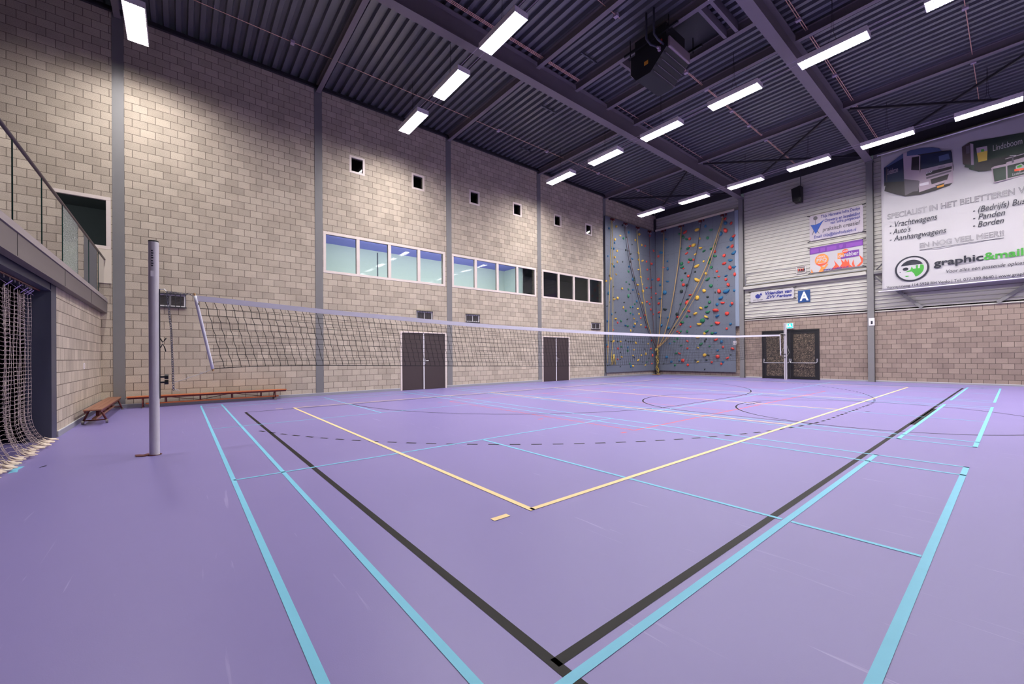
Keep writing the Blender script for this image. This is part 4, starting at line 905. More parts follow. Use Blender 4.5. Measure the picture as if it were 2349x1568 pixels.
# holds: four shapes, five colours
def ico(sub=2):
    import bmesh
    bm = bmesh.new(); bmesh.ops.create_icosphere(bm, subdivisions=sub, radius=.5); me = bpy.data.meshes.new('h'); bm.to_mesh(me); bm.free(); return me
def hold_mesh(kind, col):
    me = ico(); me.name = 'climbing_hold_' + kind
    for v in me.vertices:
        x, y, z = v.co; 
        if kind == 'round': z = max(z, -.02) * .9; r_ = math.hypot(x, y); z -= .22 * math.exp(-(r_ / .13) ** 2)
        elif kind == 'ledge': x *= 1.25; y *= .75; z = max(z, -.02) * (1.1 + .8 * y)
        elif kind == 'curved': y += .5 * x * x * 1.6 - .12; x *= 1.35; y *= .72; z = max(z, -.02) * .75
        else: x *= .8 * (1 - .35 * y); y *= 1.2; z = max(z, -.02) * (.95 - .5 * y)
        v.co = (x, y, z)
    me.materials.append(M['hold_' + col])
    for pl in me.polygons: pl.use_smooth = True
    return me
HM = {}
HOLDS = '0 18.35 8.29 b 0.10;0 19.01 8.52 y 0.12;0 19.58 8.70 k 0.09;0 20.17 8.40 b 0.12;0 19.37 8.07 y 0.10;0 19.66 7.96 g 0.12;0 19.97 8.08 k 0.09;0 21.21 8.47 y 0.15;0 20.80 8.06 y 0.11;0 18.87 7.75 y 0.13;0 18.84 7.56 b 0.10;0 20.50 7.74 b 0.06;0 21.46 7.88 y 0.10;0 21.82 7.88 r 0.10;0 22.33 8.60 r 0.11;0 18.55 7.22 b 0.08;0 18.74 7.22 b 0.11;0 19.06 7.14 y 0.10;0 19.88 7.32 k 0.10;0 20.08 7.31 k 0.09;0 20.32 7.18 k 0.13;0 18.24 6.73 b 0.08;0 22.74 7.73 r 0.11;0 22.30 7.71 b 0.09;0 21.13 7.34 y 0.12;0 18.84 6.75 y 0.11;0 20.49 6.91 b 0.11;0 19.57 6.60 k 0.06;0 19.06 6.53 y 0.10;0 20.31 6.70 k 0.09;0 21.12 6.94 y 0.10;0 21.52 6.93 y 0.13;0 21.95 6.95 r 0.10;0 22.46 6.87 r 0.15;0 22.65 6.84 b 0.09;0 18.65 6.34 y 0.10;0 18.77 6.24 b 0.11;0 20.17 6.40 b 0.10;0 21.10 6.34 y 0.10;0 22.02 6.46 r 0.10;0 22.34 6.52 b 0.06;0 20.10 6.12 g 0.11;0 18.96 5.81 y 0.09;0 18.37 5.65 k 0.11;0 18.46 5.50 y 0.13;0 18.06 5.33 y 0.10;0 19.90 5.48 g 0.09;0 20.19 5.38 g 0.08;0 20.53 5.70 b 0.13;0 20.70 5.79 g 0.09;0 20.69 5.67 g 0.10;0 21.35 5.94 y 0.12;0 22.10 5.90 r 0.09;0 22.53 5.91 b 0.12;0 21.01 5.42 y 0.12;0 21.51 5.51 y 0.08;0 18.68 5.08 k 0.09;0 19.48 5.05 y 0.12;0 20.08 5.07 g 0.10;0 20.52 5.08 b 0.10;0 21.93 5.34 r 0.09;0 22.24 5.39 b 0.09;0 22.43 5.42 r 0.12;0 18.25 4.68 b 0.13;0 21.54 5.11 y 0.14;0 21.12 4.89 y 0.11;0 20.29 4.87 k 0.07;0 20.07 4.68 g 0.14;0 18.67 4.48 k 0.08;0 18.77 4.38 y 0.12;0 19.06 4.47 y 0.13;0 20.90 4.45 b 0.11;0 22.44 4.79 r 0.10;0 21.45 4.38 y 0.13;0 21.94 4.49 r 0.11;0 18.34 4.19 k 0.08;0 19.68 4.29 k 0.09;0 20.70 4.26 g 0.09;0 22.25 4.37 r 0.10;0 18.13 3.97 y 0.08;0 20.27 4.06 g 0.09;0 20.49 4.08 b 0.10;0 19.59 3.98 y 0.11;0 21.00 4.00 y 0.11;0 22.35 4.05 r 0.11;0 19.82 3.81 g 0.12;0 18.85 3.65 y 0.08;0 18.55 3.54 b 0.10;0 20.27 3.69 g 0.10;0 20.51 3.64 b 0.09;0 21.11 3.70 y 0.10;0 22.62 3.77 r 0.09;0 21.74 3.67 r 0.12;0 21.29 3.47 r 0.10;0 18.86 3.29 y 0.12;0 19.96 3.33 k 0.09;0 20.60 3.39 y 0.09;0 19.35 3.19 g 0.11;0 18.13 3.13 b 0.10;0 20.91 3.24 b 0.09;0 19.05 3.08 r 0.09;1 -14.35 5.08 r 0.10;0 19.77 2.96 b 0.10;0 19.99 2.94 g 0.12;0 20.70 3.09 y 0.12;0 20.59 2.93 b 0.11;0 21.30 3.05 y 0.11;0 21.79 2.93 r 0.10;0 18.64 2.66 r 0.09;0 20.27 2.68 y 0.10;0 20.51 2.67 b 0.06;0 18.04 2.42 b 0.07;0 18.94 2.48 y 0.06;0 19.57 2.48 k 0.07;0 21.29 2.43 y 0.11;0 20.81 2.47 y 0.07;0 18.46 2.02 b 0.08;0 18.64 2.03 y 0.13;0 19.05 2.02 k 0.09;0 19.29 2.02 y 0.11;0 19.78 2.10 k 0.09;0 20.05 2.02 b 0.08;0 20.28 2.04 y 0.08;0 20.51 2.04 b 0.07;0 20.79 1.97 y 0.12;0 22.41 2.13 r 0.09;0 22.04 1.93 y 0.09;0 18.06 1.83 b 0.10;0 18.16 1.71 r 0.09;0 19.37 1.72 g 0.10;0 19.98 1.70 b 0.10;0 19.06 1.62 r 0.10;0 19.96 1.50 g 0.12;0 20.57 1.56 y 0.09;0 21.69 1.61 y 0.08;0 22.32 1.63 r 0.11;0 19.27 1.41 y 0.07;0 21.78 1.32 y 0.11;0 22.50 1.41 b 0.09;0 22.50 1.22 r 0.12;0 20.48 1.22 y 0.09;0 21.32 1.23 y 0.09;0 20.60 1.11 k 0.08;0 19.38 1.14 y 0.10;0 18.49 1.12 b 0.08;0 19.03 1.02 r 0.09;0 20.99 0.95 y 0.13;0 22.12 1.05 y 0.07;0 19.26 1.01 k 0.06;0 21.89 0.82 g 0.10;0 21.47 0.82 k 0.06;0 20.15 0.76 g 0.09;0 20.26 0.61 b 0.12;0 20.47 0.60 y 0.11;0 21.73 0.64 y 0.10;0 22.43 0.71 r 0.09;0 18.13 0.70 r 0.08;0 18.34 0.71 b 0.06;0 19.26 0.60 k 0.07;0 21.49 2.02 y 0.07;1 -12.38 8.46 r 0.17;1 -12.73 8.42 g 0.12;1 -12.50 8.20 g 0.15;1 -12.29 8.02 g 0.14;1 -12.10 8.00 r 0.13;1 -13.62 8.33 b 0.10;1 -11.86 7.57 y 0.18;1 -12.09 7.56 r 0.10;1 -12.20 7.46 g 0.15;1 -12.67 7.55 g 0.11;1 -12.30 7.19 r 0.13;1 -13.95 7.56 b 0.17;1 -14.14 7.37 r 0.12;1 -13.53 6.96 b 0.11;1 -11.76 7.04 y 0.12;1 -12.07 6.78 g 0.17;1 -11.88 6.74 r 0.10;1 -12.18 6.64 r 0.10;1 -12.61 6.64 g 0.16;1 -12.59 6.44 g 0.16;1 -12.50 6.34 r 0.09;1 -13.81 6.62 r 0.10;1 -13.52 6.50 b 0.13;1 -11.79 6.02 k 0.09;1 -12.38 6.04 k 0.11;1 -12.20 5.84 r 0.13;1 -14.15 5.93 r 0.17;1 -13.54 5.73 b 0.13;1 -12.60 5.67 g 0.13;1 -14.04 5.58 b 0.13;1 -12.51 5.37 r 0.16;1 -12.29 5.32 k 0.13;1 -13.72 5.07 b 0.20;1 -12.63 5.00 k 0.16;1 -12.10 4.72 r 0.12;1 -14.05 4.75 b 0.13;1 -14.14 4.44 r 0.13;1 -12.28 4.49 k 0.11;1 -12.30 4.30 r 0.20;1 -12.70 4.25 g 0.11;1 -13.73 4.05 k 0.16;1 -12.50 3.90 g 0.14;1 -14.14 3.89 r 0.12;1 -12.20 3.79 r 0.14;1 -12.93 3.67 k 0.16;1 -11.80 3.60 y 0.16;1 -14.07 3.60 b 0.11;1 -13.52 3.51 b 0.11;1 -12.92 3.50 r 0.12;1 -12.31 3.49 g 0.12;1 -12.11 3.46 r 0.08;1 -13.97 3.07 b 0.14;1 -13.50 2.88 b 0.14;1 -12.61 3.16 g 0.16;1 -12.71 3.04 r 0.13;1 -12.10 2.87 r 0.09;1 -12.92 2.63 r 0.10;1 -12.71 2.63 g 0.11;1 -12.80 2.54 r 0.10;1 -12.31 2.61 g 0.13;1 -13.14 2.88 k 0.08;1 -12.92 2.21 g 0.10;1 -13.12 2.05 g 0.10;1 -13.43 1.93 b 0.09;1 -12.30 2.04 r 0.10;1 -13.96 2.04 b 0.09;1 -14.17 1.84 r 0.10;1 -12.70 1.80 g 0.10;1 -12.30 1.62 r 0.10;1 -13.02 1.34 g 0.12;1 -12.81 1.33 r 0.12;1 -13.64 1.11 b 0.15;1 -13.33 0.83 b 0.12;1 -12.81 0.90 b 0.09;1 -12.59 0.90 r 0.18;1 -11.81 0.92 k 0.09;1 -13.10 0.62 g 0.11;1 -12.29 0.64 r 0.12;1 -13.85 0.70 k 0.07;1 -10.06 8.63 r 0.13;1 -10.05 8.39 b 0.14;1 -9.75 8.31 r 0.12;1 -11.65 8.41 y 0.18;1 -11.16 8.50 b 0.12;1 -10.85 8.22 g 0.13;1 -10.06 8.00 r 0.19;1 -10.33 7.88 b 0.19;1 -9.62 7.58 r 0.15;1 -9.74 7.46 b 0.18;1 -11.04 7.81 g 0.14;1 -11.50 7.89 y 0.10;1 -11.46 7.34 y 0.13;1 -11.26 7.11 g 0.13;1 -10.63 7.36 g 0.11;1 -10.85 7.16 g 0.12;1 -10.64 6.96 r 0.13;1 -9.71 7.06 r 0.15;1 -9.94 7.05 b 0.10;1 -9.63 6.70 b 0.17;1 -10.64 6.72 g 0.14;1 -10.14 6.64 r 0.14;1 -9.82 6.33 b 0.15;1 -10.95 6.61 g 0.14;1 -10.95 6.40 g 0.16;1 -10.14 6.20 r 0.15;1 -11.28 6.53 y 0.11;1 -11.69 6.34 y 0.20;1 -10.85 6.12 g 0.13;1 -9.84 5.93 r 0.17;1 -9.63 5.94 b 0.14;1 -10.54 5.84 r 0.12;1 -11.16 5.82 y 0.14;1 -11.67 5.54 y 0.23;1 -9.59 5.53 r 0.14;1 -10.44 5.55 r 0.10;1 -10.05 5.52 b 0.11;1 -10.65 5.52 k 0.09;1 -10.06 5.32 r 0.12;1 -11.06 5.49 g 0.17;1 -9.94 5.02 r 0.15;1 -10.88 5.09 g 0.16;1 -11.27 4.86 y 0.18;1 -10.43 4.73 r 0.18;1 -10.05 4.69 b 0.22;1 -9.63 4.67 b 0.11;1 -10.65 4.69 k 0.07;1 -11.68 4.51 y 0.20;1 -11.08 4.49 k 0.11;1 -10.35 4.35 b 0.17;1 -10.97 4.18 g 0.13;1 -10.25 4.08 r 0.15;1 -9.75 3.99 r 0.13;1 -9.84 3.89 b 0.09;1 -10.55 4.01 b 0.13;1 -11.47 3.89 y 0.14;1 -11.16 3.94 g 0.14;1 -10.63 3.69 r 0.22;1 -11.08 3.64 g 0.16;1 -10.02 3.46 r 0.18;1 -10.54 3.37 b 0.15;1 -11.18 3.38 y 0.14;1 -11.38 3.17 g 0.21;1 -11.08 3.27 k 0.08;1 -11.58 2.99 y 0.17;1 -10.87 2.87 g 0.09;1 -10.54 2.99 r 0.18;1 -9.84 2.88 b 0.12;1 -10.04 2.64 r 0.10;1 -11.16 2.56 g 0.17;1 -11.27 2.44 y 0.12;1 -10.84 2.43 g 0.14;1 -10.65 2.44 b 0.11;1 -11.67 2.24 y 0.14;1 -10.64 2.06 r 0.14;1 -11.26 2.02 k 0.09;1 -11.18 2.12 k 0.09;1 -10.33 1.94 b 0.13;1 -11.50 1.84 g 0.15;1 -11.00 1.70 g 0.10;1 -10.25 1.64 r 0.10;1 -11.67 1.63 y 0.09;1 -9.75 1.54 r 0.14;1 -10.55 1.47 b 0.11;1 -11.28 1.21 y 0.17;1 -11.08 1.22 k 0.11;1 -10.55 1.12 r 0.19;1 -10.03 1.04 r 0.12;1 -11.18 0.93 k 0.11;1 -11.68 0.82 y 0.11;1 -10.88 0.81 r 0.11;1 -10.26 0.83 b 0.11;1 -10.35 0.72 r 0.10;1 -11.28 0.41 k 0.07;1 -9.85 1.22 b 0.07'
hs = []
for it in HOLDS.split(';'):
    s, a, z, c, d_ = it.split(); hs.append((int(s), float(a), float(z), c, float(d_)))
order = sorted(range(len(hs)), key=lambda i: -hs[i][4]); big = set(order[:300]); random.seed(5)
kinds = ['round', 'ledge', 'curved', 'tapered']; rest = MB(); used = {}
for i, (s, a, z, c, d_) in enumerate(hs):
    kd = kinds[random.choice((0, 0, 1, 2, 3))]; spin = random.uniform(-.6, .6); d_ = max(.08, d_ * 1.3)
    loc = Vector((XL, a, z)) if s == 0 else Vector((a, YK, z))
    if s == 0: basis = Matrix(((0, 0, 1), (1, 0, 0), (0, 1, 0)))       # local z -> +X, x -> +Y
    else: basis = Matrix(((1, 0, 0), (0, 0, -1), (0, 1, 0)))
    mt = Matrix.Translation(loc) @ (basis @ Matrix.Rotation(spin, 3, 'Z')).to_4x4() @ Matrix.Diagonal((d_, d_ * random.uniform(.85, 1.1), d_ * 1.0, 1))
    if i not in big:
        me = HM.setdefault((kd, c), hold_mesh(kd, c)); k0 = len(rest.v); rest.v += [mt @ v.co for v in me.vertices]; rest.f += [tuple(k0 + q for q in pl.vertices) for pl in me.polygons]; rest.uv += [None] * len(me.polygons); continue
    me = HM.setdefault((kd, c), hold_mesh(kd, c)); o = bpy.data.objects.new('climbing_hold', me); C.objects.link(o); o.matrix_world = mt
    hgt = round(z, 1); far = round((YK - a) if s == 0 else (a + 14.36), 1); sz = 'small' if d_ < .10 else ('large' if d_ > .16 else 'medium')
    lb = '%s %s %s climbing hold on %s panel, %d cm up, %d cm from corner' % (sz, HC[c][0], kd, ('left', 'right')[s], round(z * 20) * 5, round(((YK - a) if s == 0 else (a + 14.36)) * 20) * 5)
    if lb in used: lb = '%s %s %s climbing hold on %s panel, %d cm up, %d cm from corner' % (sz, HC[c][0], kd, ('left', 'right')[s], z * 100, ((YK - a) if s == 0 else (a + 14.36)) * 100)
    used[lb] = 1
    tag(o, lb, 'climbing hold', 'climbing holds on the %s panel' % ('left', 'right')[s])
if rest.v:
    tag(rest.build('climbing_hold', 'hold_k', smooth=True), 'scattered tiny dark climbing holds between the larger ones', 'climbing hold', 'smallest climbing holds', 'stuff')
# rope anchors
AY = [18.602, 19.804, 21.0, 22.229]; AX = [-13.777, -12.607, -11.391, -10.146]; od = ['first', 'second', 'third', 'fourth']
for k, y in enumerate(AY):
    t = thing('rope_anchor', (XL, y, 8.84), 'dark rope anchor, %s from the left along the top of the left climbing panel' % od[k], 'anchor', 'rope anchors'); mb = MB(); mb.box(XL, XL + .05, y - .12, y - .05, 8.78, 8.88).box(XL, XL + .12, y + .0, y + .12, 8.76, 8.86); mb.build('anchor_plate', 'bench_red', t)
    mb = MB(); mb.ring((XL + .09, y + .06, 8.71), (0, 1, 0), .045, .012, 10, 5); mb.tube([(XL + .03, y - .08, 8.8), (XL + .06, y, 8.6), (XL + .09, y + .06, 8.66)], .007, 4); mb.build('karabiner', 'chrome', t)
for k, x in enumerate(AX):
    t = thing('rope_anchor', (x, YK, 8.86), 'dark rope anchor, %s from the left along the top of the right climbing panel' % od[k], 'anchor', 'rope anchors'); mb = MB(); mb.box(x + .1, x + .17, YK - .05, YK, 8.8, 8.9).box(x - .12, x + .03, YK - .12, YK, 8.78, 8.88); mb.build('anchor_plate', 'bench_red', t)
    mb = MB(); mb.ring((x - .04, YK - .09, 8.73), (1, 0, 0), .045, .012, 10, 5); mb.build('karabiner', 'chrome', t)
KN = Vector((-14.18, 22.70, 1.60))
def rope(pts, mt, label, r=.016, parent=None):
    mb = MB(); out = [Vector(p) for p in pts]; q = []
    for a, b_ in zip(out[:-1], out[1:]):
        for k in range(4): q.append(a + (b_ - a) * k / 4)
    q.append(out[-1]); sm = [q[0]] + [(q[k - 1] + q[k] * 2 + q[k + 1]) / 4 for k in range(1, len(q) - 1)] + [q[-1]]
    mb.tube(sm, r, 6); o = mb.build('climbing_rope', mt, smooth=True); tag(o, label, 'rope', 'climbing ropes'); return o
wl = lambda u, v, d=.12: atX(u, v, XL + d)
wk = lambda u, v, d=.12: atY(u, v, YK - d)
rope([wl(1402, 506), wl(1401, 570), wl(1399, 640), wl(1396, 740), wl(1394, 833)], 'rope_yellow', 'pale tan rope hanging straight down at the far left of the climbing wall')
rope([wl(1404, 506), wl(1406, 600), wl(1406, 700), wl(1405.5, 790), wl(1403, 812), wl(1402, 838)], 'rope_yellow', 'pale yellow rope hanging straight down beside the leftmost rope')
rope([wl(1432, 519), wl(1438, 570), wl(1446, 612), wl(1466, 690), wl(1489, 765), KN], 'rope_dark', 'dark rope slanting from the second left anchor to the rope knot')
rope([wl(1434, 519), wl(1441, 560), wl(1449, 612), wl(1470, 690), wl(1492, 765), KN + Vector((.02, 0, .02))], 'rope_brown', 'dark brown rope running close beside the dark slanting rope')
rope([wl(1461, 528), wl(1464, 570), wl(1468, 612), wl(1475, 670), wl(1483, 730), wl(1496, 775), KN], 'rope_yellow', 'yellow rope from the third left anchor bending to the rope knot')
rope([wl(1489, 536), wl(1491, 590), wl(1494, 650), wl(1497, 720), wl(1500, 765), KN], 'rope_brown', 'reddish brown rope nearest the corner on the left panel')
rope([wk(1523, 533), wk(1521.5, 600), wk(1518.5, 680), wk(1514.5, 740), wk(1511, 780), KN], 'rope_tan', 'thick tan rope nearest the corner on the right panel', .026)
rope([wk(1563, 520), wk(1560, 570), wk(1555, 610), wk(1546, 670), wk(1535, 730), wk(1520, 780), KN], 'rope_tan', 'thick tan rope second from the corner on the right panel', .026)
rope([wk(1608, 510), wk(1600, 570), wk(1590, 610), wk(1574, 665), wk(1551, 730), wk(1526, 780), KN], 'rope_dark', 'dark rope slanting down from the third anchor of the right panel')
rope([wk(1659, 497), wk(1648, 530), wk(1632, 580), wk(1616, 620), wk(1592, 670), wk(1560, 725), wk(1530, 775), KN], 'rope_tan', 'tan rope slanting down from the rightmost anchor', .026)
rope([wk(1660, 500), wk(1650, 535), wk(1635, 585), wk(1622, 625), wk(1600, 672), wk(1568, 727), wk(1534, 775), KN + Vector((.02, 0, 0))], 'rope_tan', 'thinner tan rope running beside the rightmost slanting rope', .014)
t = thing('rope_bundle', (KN.x, KN.y, 0), 'tangle of yellow and dark ropes knotted in the corner and hanging to the floor', 'rope bundle'); random.seed(9)
for mt, n in (('rope_yellow', 7), ('rope_dark', 4)):
    mb = MB()
    for k in range(n):
        ox, oy = random.uniform(-.06, .06), random.uniform(-.06, .06); pts = [KN + Vector((ox, oy, .05))]
        for j in range(1, 13): z = 1.62 - 1.56 * j / 12; pts.append(Vector((KN.x + .06 + ox + .05 * math.sin(j * 1.7 + k), KN.y + oy + .05 * math.cos(j * 1.3 + k * 2), z)))
        mb.tube(pts, .017, 5)
    mb.build('hanging_rope', mt, t, smooth=True)
mb = MB()
for k in range(5): mb.ring(KN + Vector((0, 0, -.02 * k)), (random.uniform(-.5, .5), random.uniform(-.5, .5), 1), .09, .02, 14, 5)
mb.build('knot', 'rope_yellow', t, smooth=True); mb = MB(); pts = [Vector((KN.x + .05 - .5 * k / 8, KN.y + .06 * math.sin(k), .03)) for k in range(9)]; mb.tube(pts, .022, 6)
mb.tube([Vector((KN.x + .1 + .1 * math.cos(k), KN.y + .1 * math.sin(k), .03 + .004 * k)) for k in range(14)], .02, 6); mb.build('rope_end', 'rope_tan', t, smooth=True)
t0 = wl(1408, 813, .10); mb = MB(); mb.tube([t0 + Vector((0, -.12, -.55)), t0 + Vector((0, -.02, 0)), t0 + Vector((0, .02, .02)), t0 + Vector((0, .14, -.55))], .035, 6); tag(mb.build('rope_loop', 'rope_yellow', smooth=True), 'orange-yellow rope loop hanging low on the left climbing panel', 'rope')

# ------------------------------------------------------------------ banners and signs on the back wall
BY = 22.62
def pb(u, v, d=0.): return atY(u, v, BY - d)
L_, R_, TP, BT_ = -3.55, 2.4, 9.52, 3.82
t = thing('giant_banner', ((L_ + R_) / 2, BY, BT_), 'giant white advertising banner with lorry and trailer pictures, hanging at right', 'banner')
mb = MB(); nx, nz = 60, 40
for i in range(nx):
    for j in range(nz):
        q = []
        for (a, c) in ((i, j), (i + 1, j), (i + 1, j + 1), (i, j + 1)):
            x = L_ + (R_ - L_) * a / nx; z = BT_ + (TP - BT_) * c / nz; q.append((x, BY + .022 + .012 * math.sin(x * 3.1 + z * 1.3) + .008 * math.sin(x * 7 - z * 2), z))
        mb.face(q)
i0 = len(mb.v); 
bn_ = mb.build('banner_sheet', 'banner', t, smooth=True)
import bmesh
bm = bmesh.new(); bm.from_mesh(bn_.data); bmesh.ops.remove_doubles(bm, verts=bm.verts, dist=.0005); bm.to_mesh(bn_.data); bm.free()
so = bn_.modifiers.new('thickness', 'SOLIDIFY'); so.thickness = .003; so.offset = -1
mb = MB(); mb.tube([(L_ - .12, BY + .02, TP + .01), (R_, BY + .02, TP + .01)], .03, 8); mb.tube([(L_ - .12, BY + .02, BT_ - .01), (R_, BY + .02, BT_ - .01)], .025, 8); mb.build('banner_rod', 'white', t, smooth=True)
mb = MB()
for x in (L_ + .8, -1.65, R_ - .6): mb.tube([(x, BY + .02, TP + .03), (x, BY + .02, 10.1)], .006, 4)
mb.build('hanging_wire', 'dark_steel', t)
def P5(x, y): return pb(2020 + x / 7.128, 260 + y / 7.128)
pic = thing_pic = None
def pic_shape(name, pts, mt, par, lvl): flat(name, [P5(x, y) + Vector((0, -.002 * lvl, 0)) for x, y in pts], mt, par, .0018)
# lorry
bd = flat('lorry_picture', [P5(*q) for q in ((62, 1270), (80, 1180), (60, 1190), (52, 890), (365, 660), (430, 628), (500, 600), (700, 560), (850, 552), (960, 572), (1000, 612), (1150, 604), (1165, 640), (1178, 780), (1192, 860), (1190, 930), (1170, 960), (1178, 1130), (1130, 1180), (900, 1260), (640, 1330), (400, 1355), (240, 1320))], 'pic_dark', t, .002)
sh = [((52, 890), (365, 660), (380, 1110), (60, 1130), 'pic_night'), ((52, 890), (365, 655), (370, 730), (120, 870), 'pic_blue'), ((368, 655), (430, 628), (650, 690), (640, 1100), (385, 1075), 'pic_grey'), ((500, 600), (700, 560), (850, 552), (960, 572), (1000, 612), (640, 670), (430, 700), (430, 628), 'pic_blue'), ((510, 720), (632, 700), (632, 930), (500, 925), 'pic_dark'), ((655, 685), (1150, 610), (1178, 790), (700, 915), (660, 890), 'pic_night'), ((950, 700), (1110, 655), (1135, 745), (960, 790), 'pic_blue'), ((655, 920), (1178, 800), (1190, 1130), (890, 1200), (630, 1290), (620, 1110), 'pic_grey'), ((738, 965), (1165, 862), (1165, 905), (745, 1025), 'pic_dark'), ((745, 1045), (1160, 925), (1155, 950), (750, 1075), 'pic_mid'), ((815, 1080), (1118, 990), (1090, 1080), (835, 1160), 'pic_dark'), ((635, 1150), (785, 1115), (790, 1160), (640, 1190), 'white'), ((895, 1180), (1050, 1130), (1030, 1160), (905, 1195), 'pic_dark'), ((925, 1192), (1035, 1158), (1035, 1190), (925, 1222), 'plate'), ((385, 1080), (640, 1105), (610, 1270), (530, 1280), (400, 1345), 'pic_mid'), ((92, 880), (106, 880), (106, 1110), (94, 1115), 'pic_brown')]
for k, s in enumerate(sh): pic_shape('picture_patch', s[:-1], s[-1], bd, 1 + k * .3)
def lettering(s, bl, br, hpx, mt, par=t, d=.006, shear=0., bold=0., outline=0., desc=0.):
    """baseline from pixel bl to br on the banner, capital height in pixels at the left end"""
    A, B_ = pb(*bl), pb(*br); H_ = pb(bl[0], bl[1] - hpx); h = H_.z - A.z
    text_mesh('lettering', s, mt, A.x, B_.x, (A.z + B_.z) / 2 - desc * h, (A.z + B_.z) / 2 + h, BY - d, par, shear=shear, bold=bold, outline=outline)
q = lambda x, y: (2020 + x / 7.128, 260 + y / 7.128)
lettering('Lindeboom', q(112, 1010), q(286, 955), 90 / 7.1, 'pic_grey', bd, .014)
lettering('DAF', q(744, 990), q(845, 965), 26 / 7.1, 'white', bd, .014, bold=.03)
lettering('Lindeboom', q(940, 900), q(1055, 872), 22 / 7.1, 'ink', bd, .014)
# bar trailer
tr = flat('trailer_picture', [P5(*p) for p in ((1330, 548), (1460, 468), (2400, 300), (2400, 840), (2060, 870), (1900, 900), (1720, 945), (1600, 952), (1450, 915), (1440, 890), (1370, 880), (1380, 845), (1345, 830))], 'pic_green', t, .002)
for k, s in enumerate([((1330, 548), (1460, 475), (1465, 840), (1348, 830), 'pic_brown'), ((1395, 540), (1455, 520), (1455, 650), (1400, 660), 'pic_mid'), ((1465, 490), (1515, 500), (1525, 840), (1480, 845), 'pic_grey'), ((1600, 780), (2400, 640), (2400, 840), (1720, 945), (1530, 930), (1535, 830), 'pic_dark'), ((1565, 565), (1742, 532), (1748, 620), (1575, 650), 'pic_grey'), ((1575, 650), (1748, 608), (1742, 765), (1600, 798), 'pic_beer'), ((1640, 590), (1690, 580), (1695, 620), (1645, 630), 'green'), ((2035, 740), (2400, 635), (2400, 650), (2040, 752), 'pic_grey')]): pic_shape('picture_patch', s[:-1], s[-1], tr, 1 + k * .3)
lettering('Lindeboom', q(1838, 615), q(2318, 500), 95 / 7.1, 'banner', tr, .012)
bc = flat('bar_counter_picture', [P5(*p) for p in ((1808, 895), (1860, 865), (2050, 825), (2060, 800), (2400, 700), (2400, 1000), (1855, 1138))], 'pic_grey', t, .008)
for k, s in enumerate([((1835, 908), (2045, 865), (2055, 1075), (1862, 1118), 'pic_green'), ((2072, 858), (2400, 775), (2400, 985), (2078, 1060), 'pic_green'), ((2210, 860), (2300, 820), (2345, 850), (2345, 900), (2280, 950), (2210, 920), 'banner'), ((2225, 870), (2290, 838), (2320, 860), (2280, 885), (2235, 892), 'green'), ((2185, 915), (2345, 890), (2340, 925), (2190, 950), 'orange_red'), ((2145, 810), (2150, 700), (2170, 690), (2180, 800), 'pic_mid'), ((2110, 690), (2215, 680), (2215, 692), (2110, 702), 'banner')]): pic_shape('picture_patch', s[:-1], s[-1], bc, 5 + k * .3)
lettering('Lindeboo', q(2155, 1020), q(2345, 980), 38 / 7.1, 'banner', bc, .022, bold=.01)
# words
lettering('SPECIALIST IN HET BELETTEREN V', (2036, 500), (2352, 446), 12.5, 'ink_grey', outline=.014)
lettering('- Vrachtwagens', (2041, 524), (2150, 503), 13.5, 'ink', shear=.25, desc=.28)
lettering("- Auto's", (2041, 539), (2089, 530), 12.5, 'ink', shear=.25)
lettering('- Aanhangwagens', (2041, 554.5), (2171, 535), 12.8, 'ink', shear=.25, desc=.28)
lettering('- (Bedrijfs) Bus', (2232, 488), (2352, 469), 14, 'ink', shear=.25, desc=.25)
lettering('- Panden', (2232, 506), (2306, 493), 13, 'ink', shear=.25)
lettering('- Borden', (2232, 523), (2303, 511), 13, 'ink', shear=.25)
lettering('EN NOG VEEL MEER!!', (2110, 569), (2303, 541), 11.8, 'ink_grey', outline=.014)
A, B_ = pb(2109.5, 573.5), pb(2303, 544.5); mb = MB(); zz = (A.z + B_.z) / 2; mb.box(A.x, B_.x, BY - .008, BY - .004, zz - .012, zz + .004); mb.build('underline', 'ink', t)
lettering('graphic', (2142, 612), (2256, 596), 15.5, 'ink', bold=.022, desc=.3)
lettering('&mail', (2257, 598.5), (2348, 584), 17, 'green', bold=.022)
lettering('Voor alles een passende oploss', (2171, 627), (2351, 605), 7.6, 'ink', shear=.22, desc=.3)
lettering('.  Venrayseweg 114 5928 RH Venlo | Tel. 077-399 9640 | www.graph', (2027, 662), (2352, 632), 6.2, 'ink', desc=.28)
# round emblem
cA = pb(2091.5, 616); rx = abs(pb(2131, 616).x - pb(2052, 616).x) / 2; rz = abs(pb(2091, 587).z - pb(2091, 645).z) / 2
def ell(n, a, b_, k0=0, k1=2 * PI, cx=0., cz=0.): return [(cx + a * math.cos(k0 + (k1 - k0) * i / n), cz + b_ * math.sin(k0 + (k1 - k0) * i / n)) for i in range(n + (0 if abs(k1 - k0 - 2 * PI) < 1e-6 else 1))]
def emb(name, pts, mt, lvl, par): return flat(name, [Vector((cA.x + rx * a, BY - .002 * lvl - .004, cA.z + rz * b_)) for a, b_ in pts], mt, par, .0018)
eb = emb('round_emblem', ell(48, 1, 1), 'ink', 0, t); emb('emblem_patch', ell(48, .88, .88), 'banner', 1, eb)
emb('emblem_patch', ell(20, .70, .70, .42, PI - .42) , 'ink', 2, eb)
emb('emblem_patch', ell(20, .70, .70, -1.25, .30) + [(.50, .28), (.46, -.02), (.36, -.02), (.36, .22), (.24, .22), (.24, -.02), (.08, -.02), (.0, .18), (-.08, -.08), (-.42, -.22), (.0, -.22), (.12, -.4)], 'green', 2, eb)
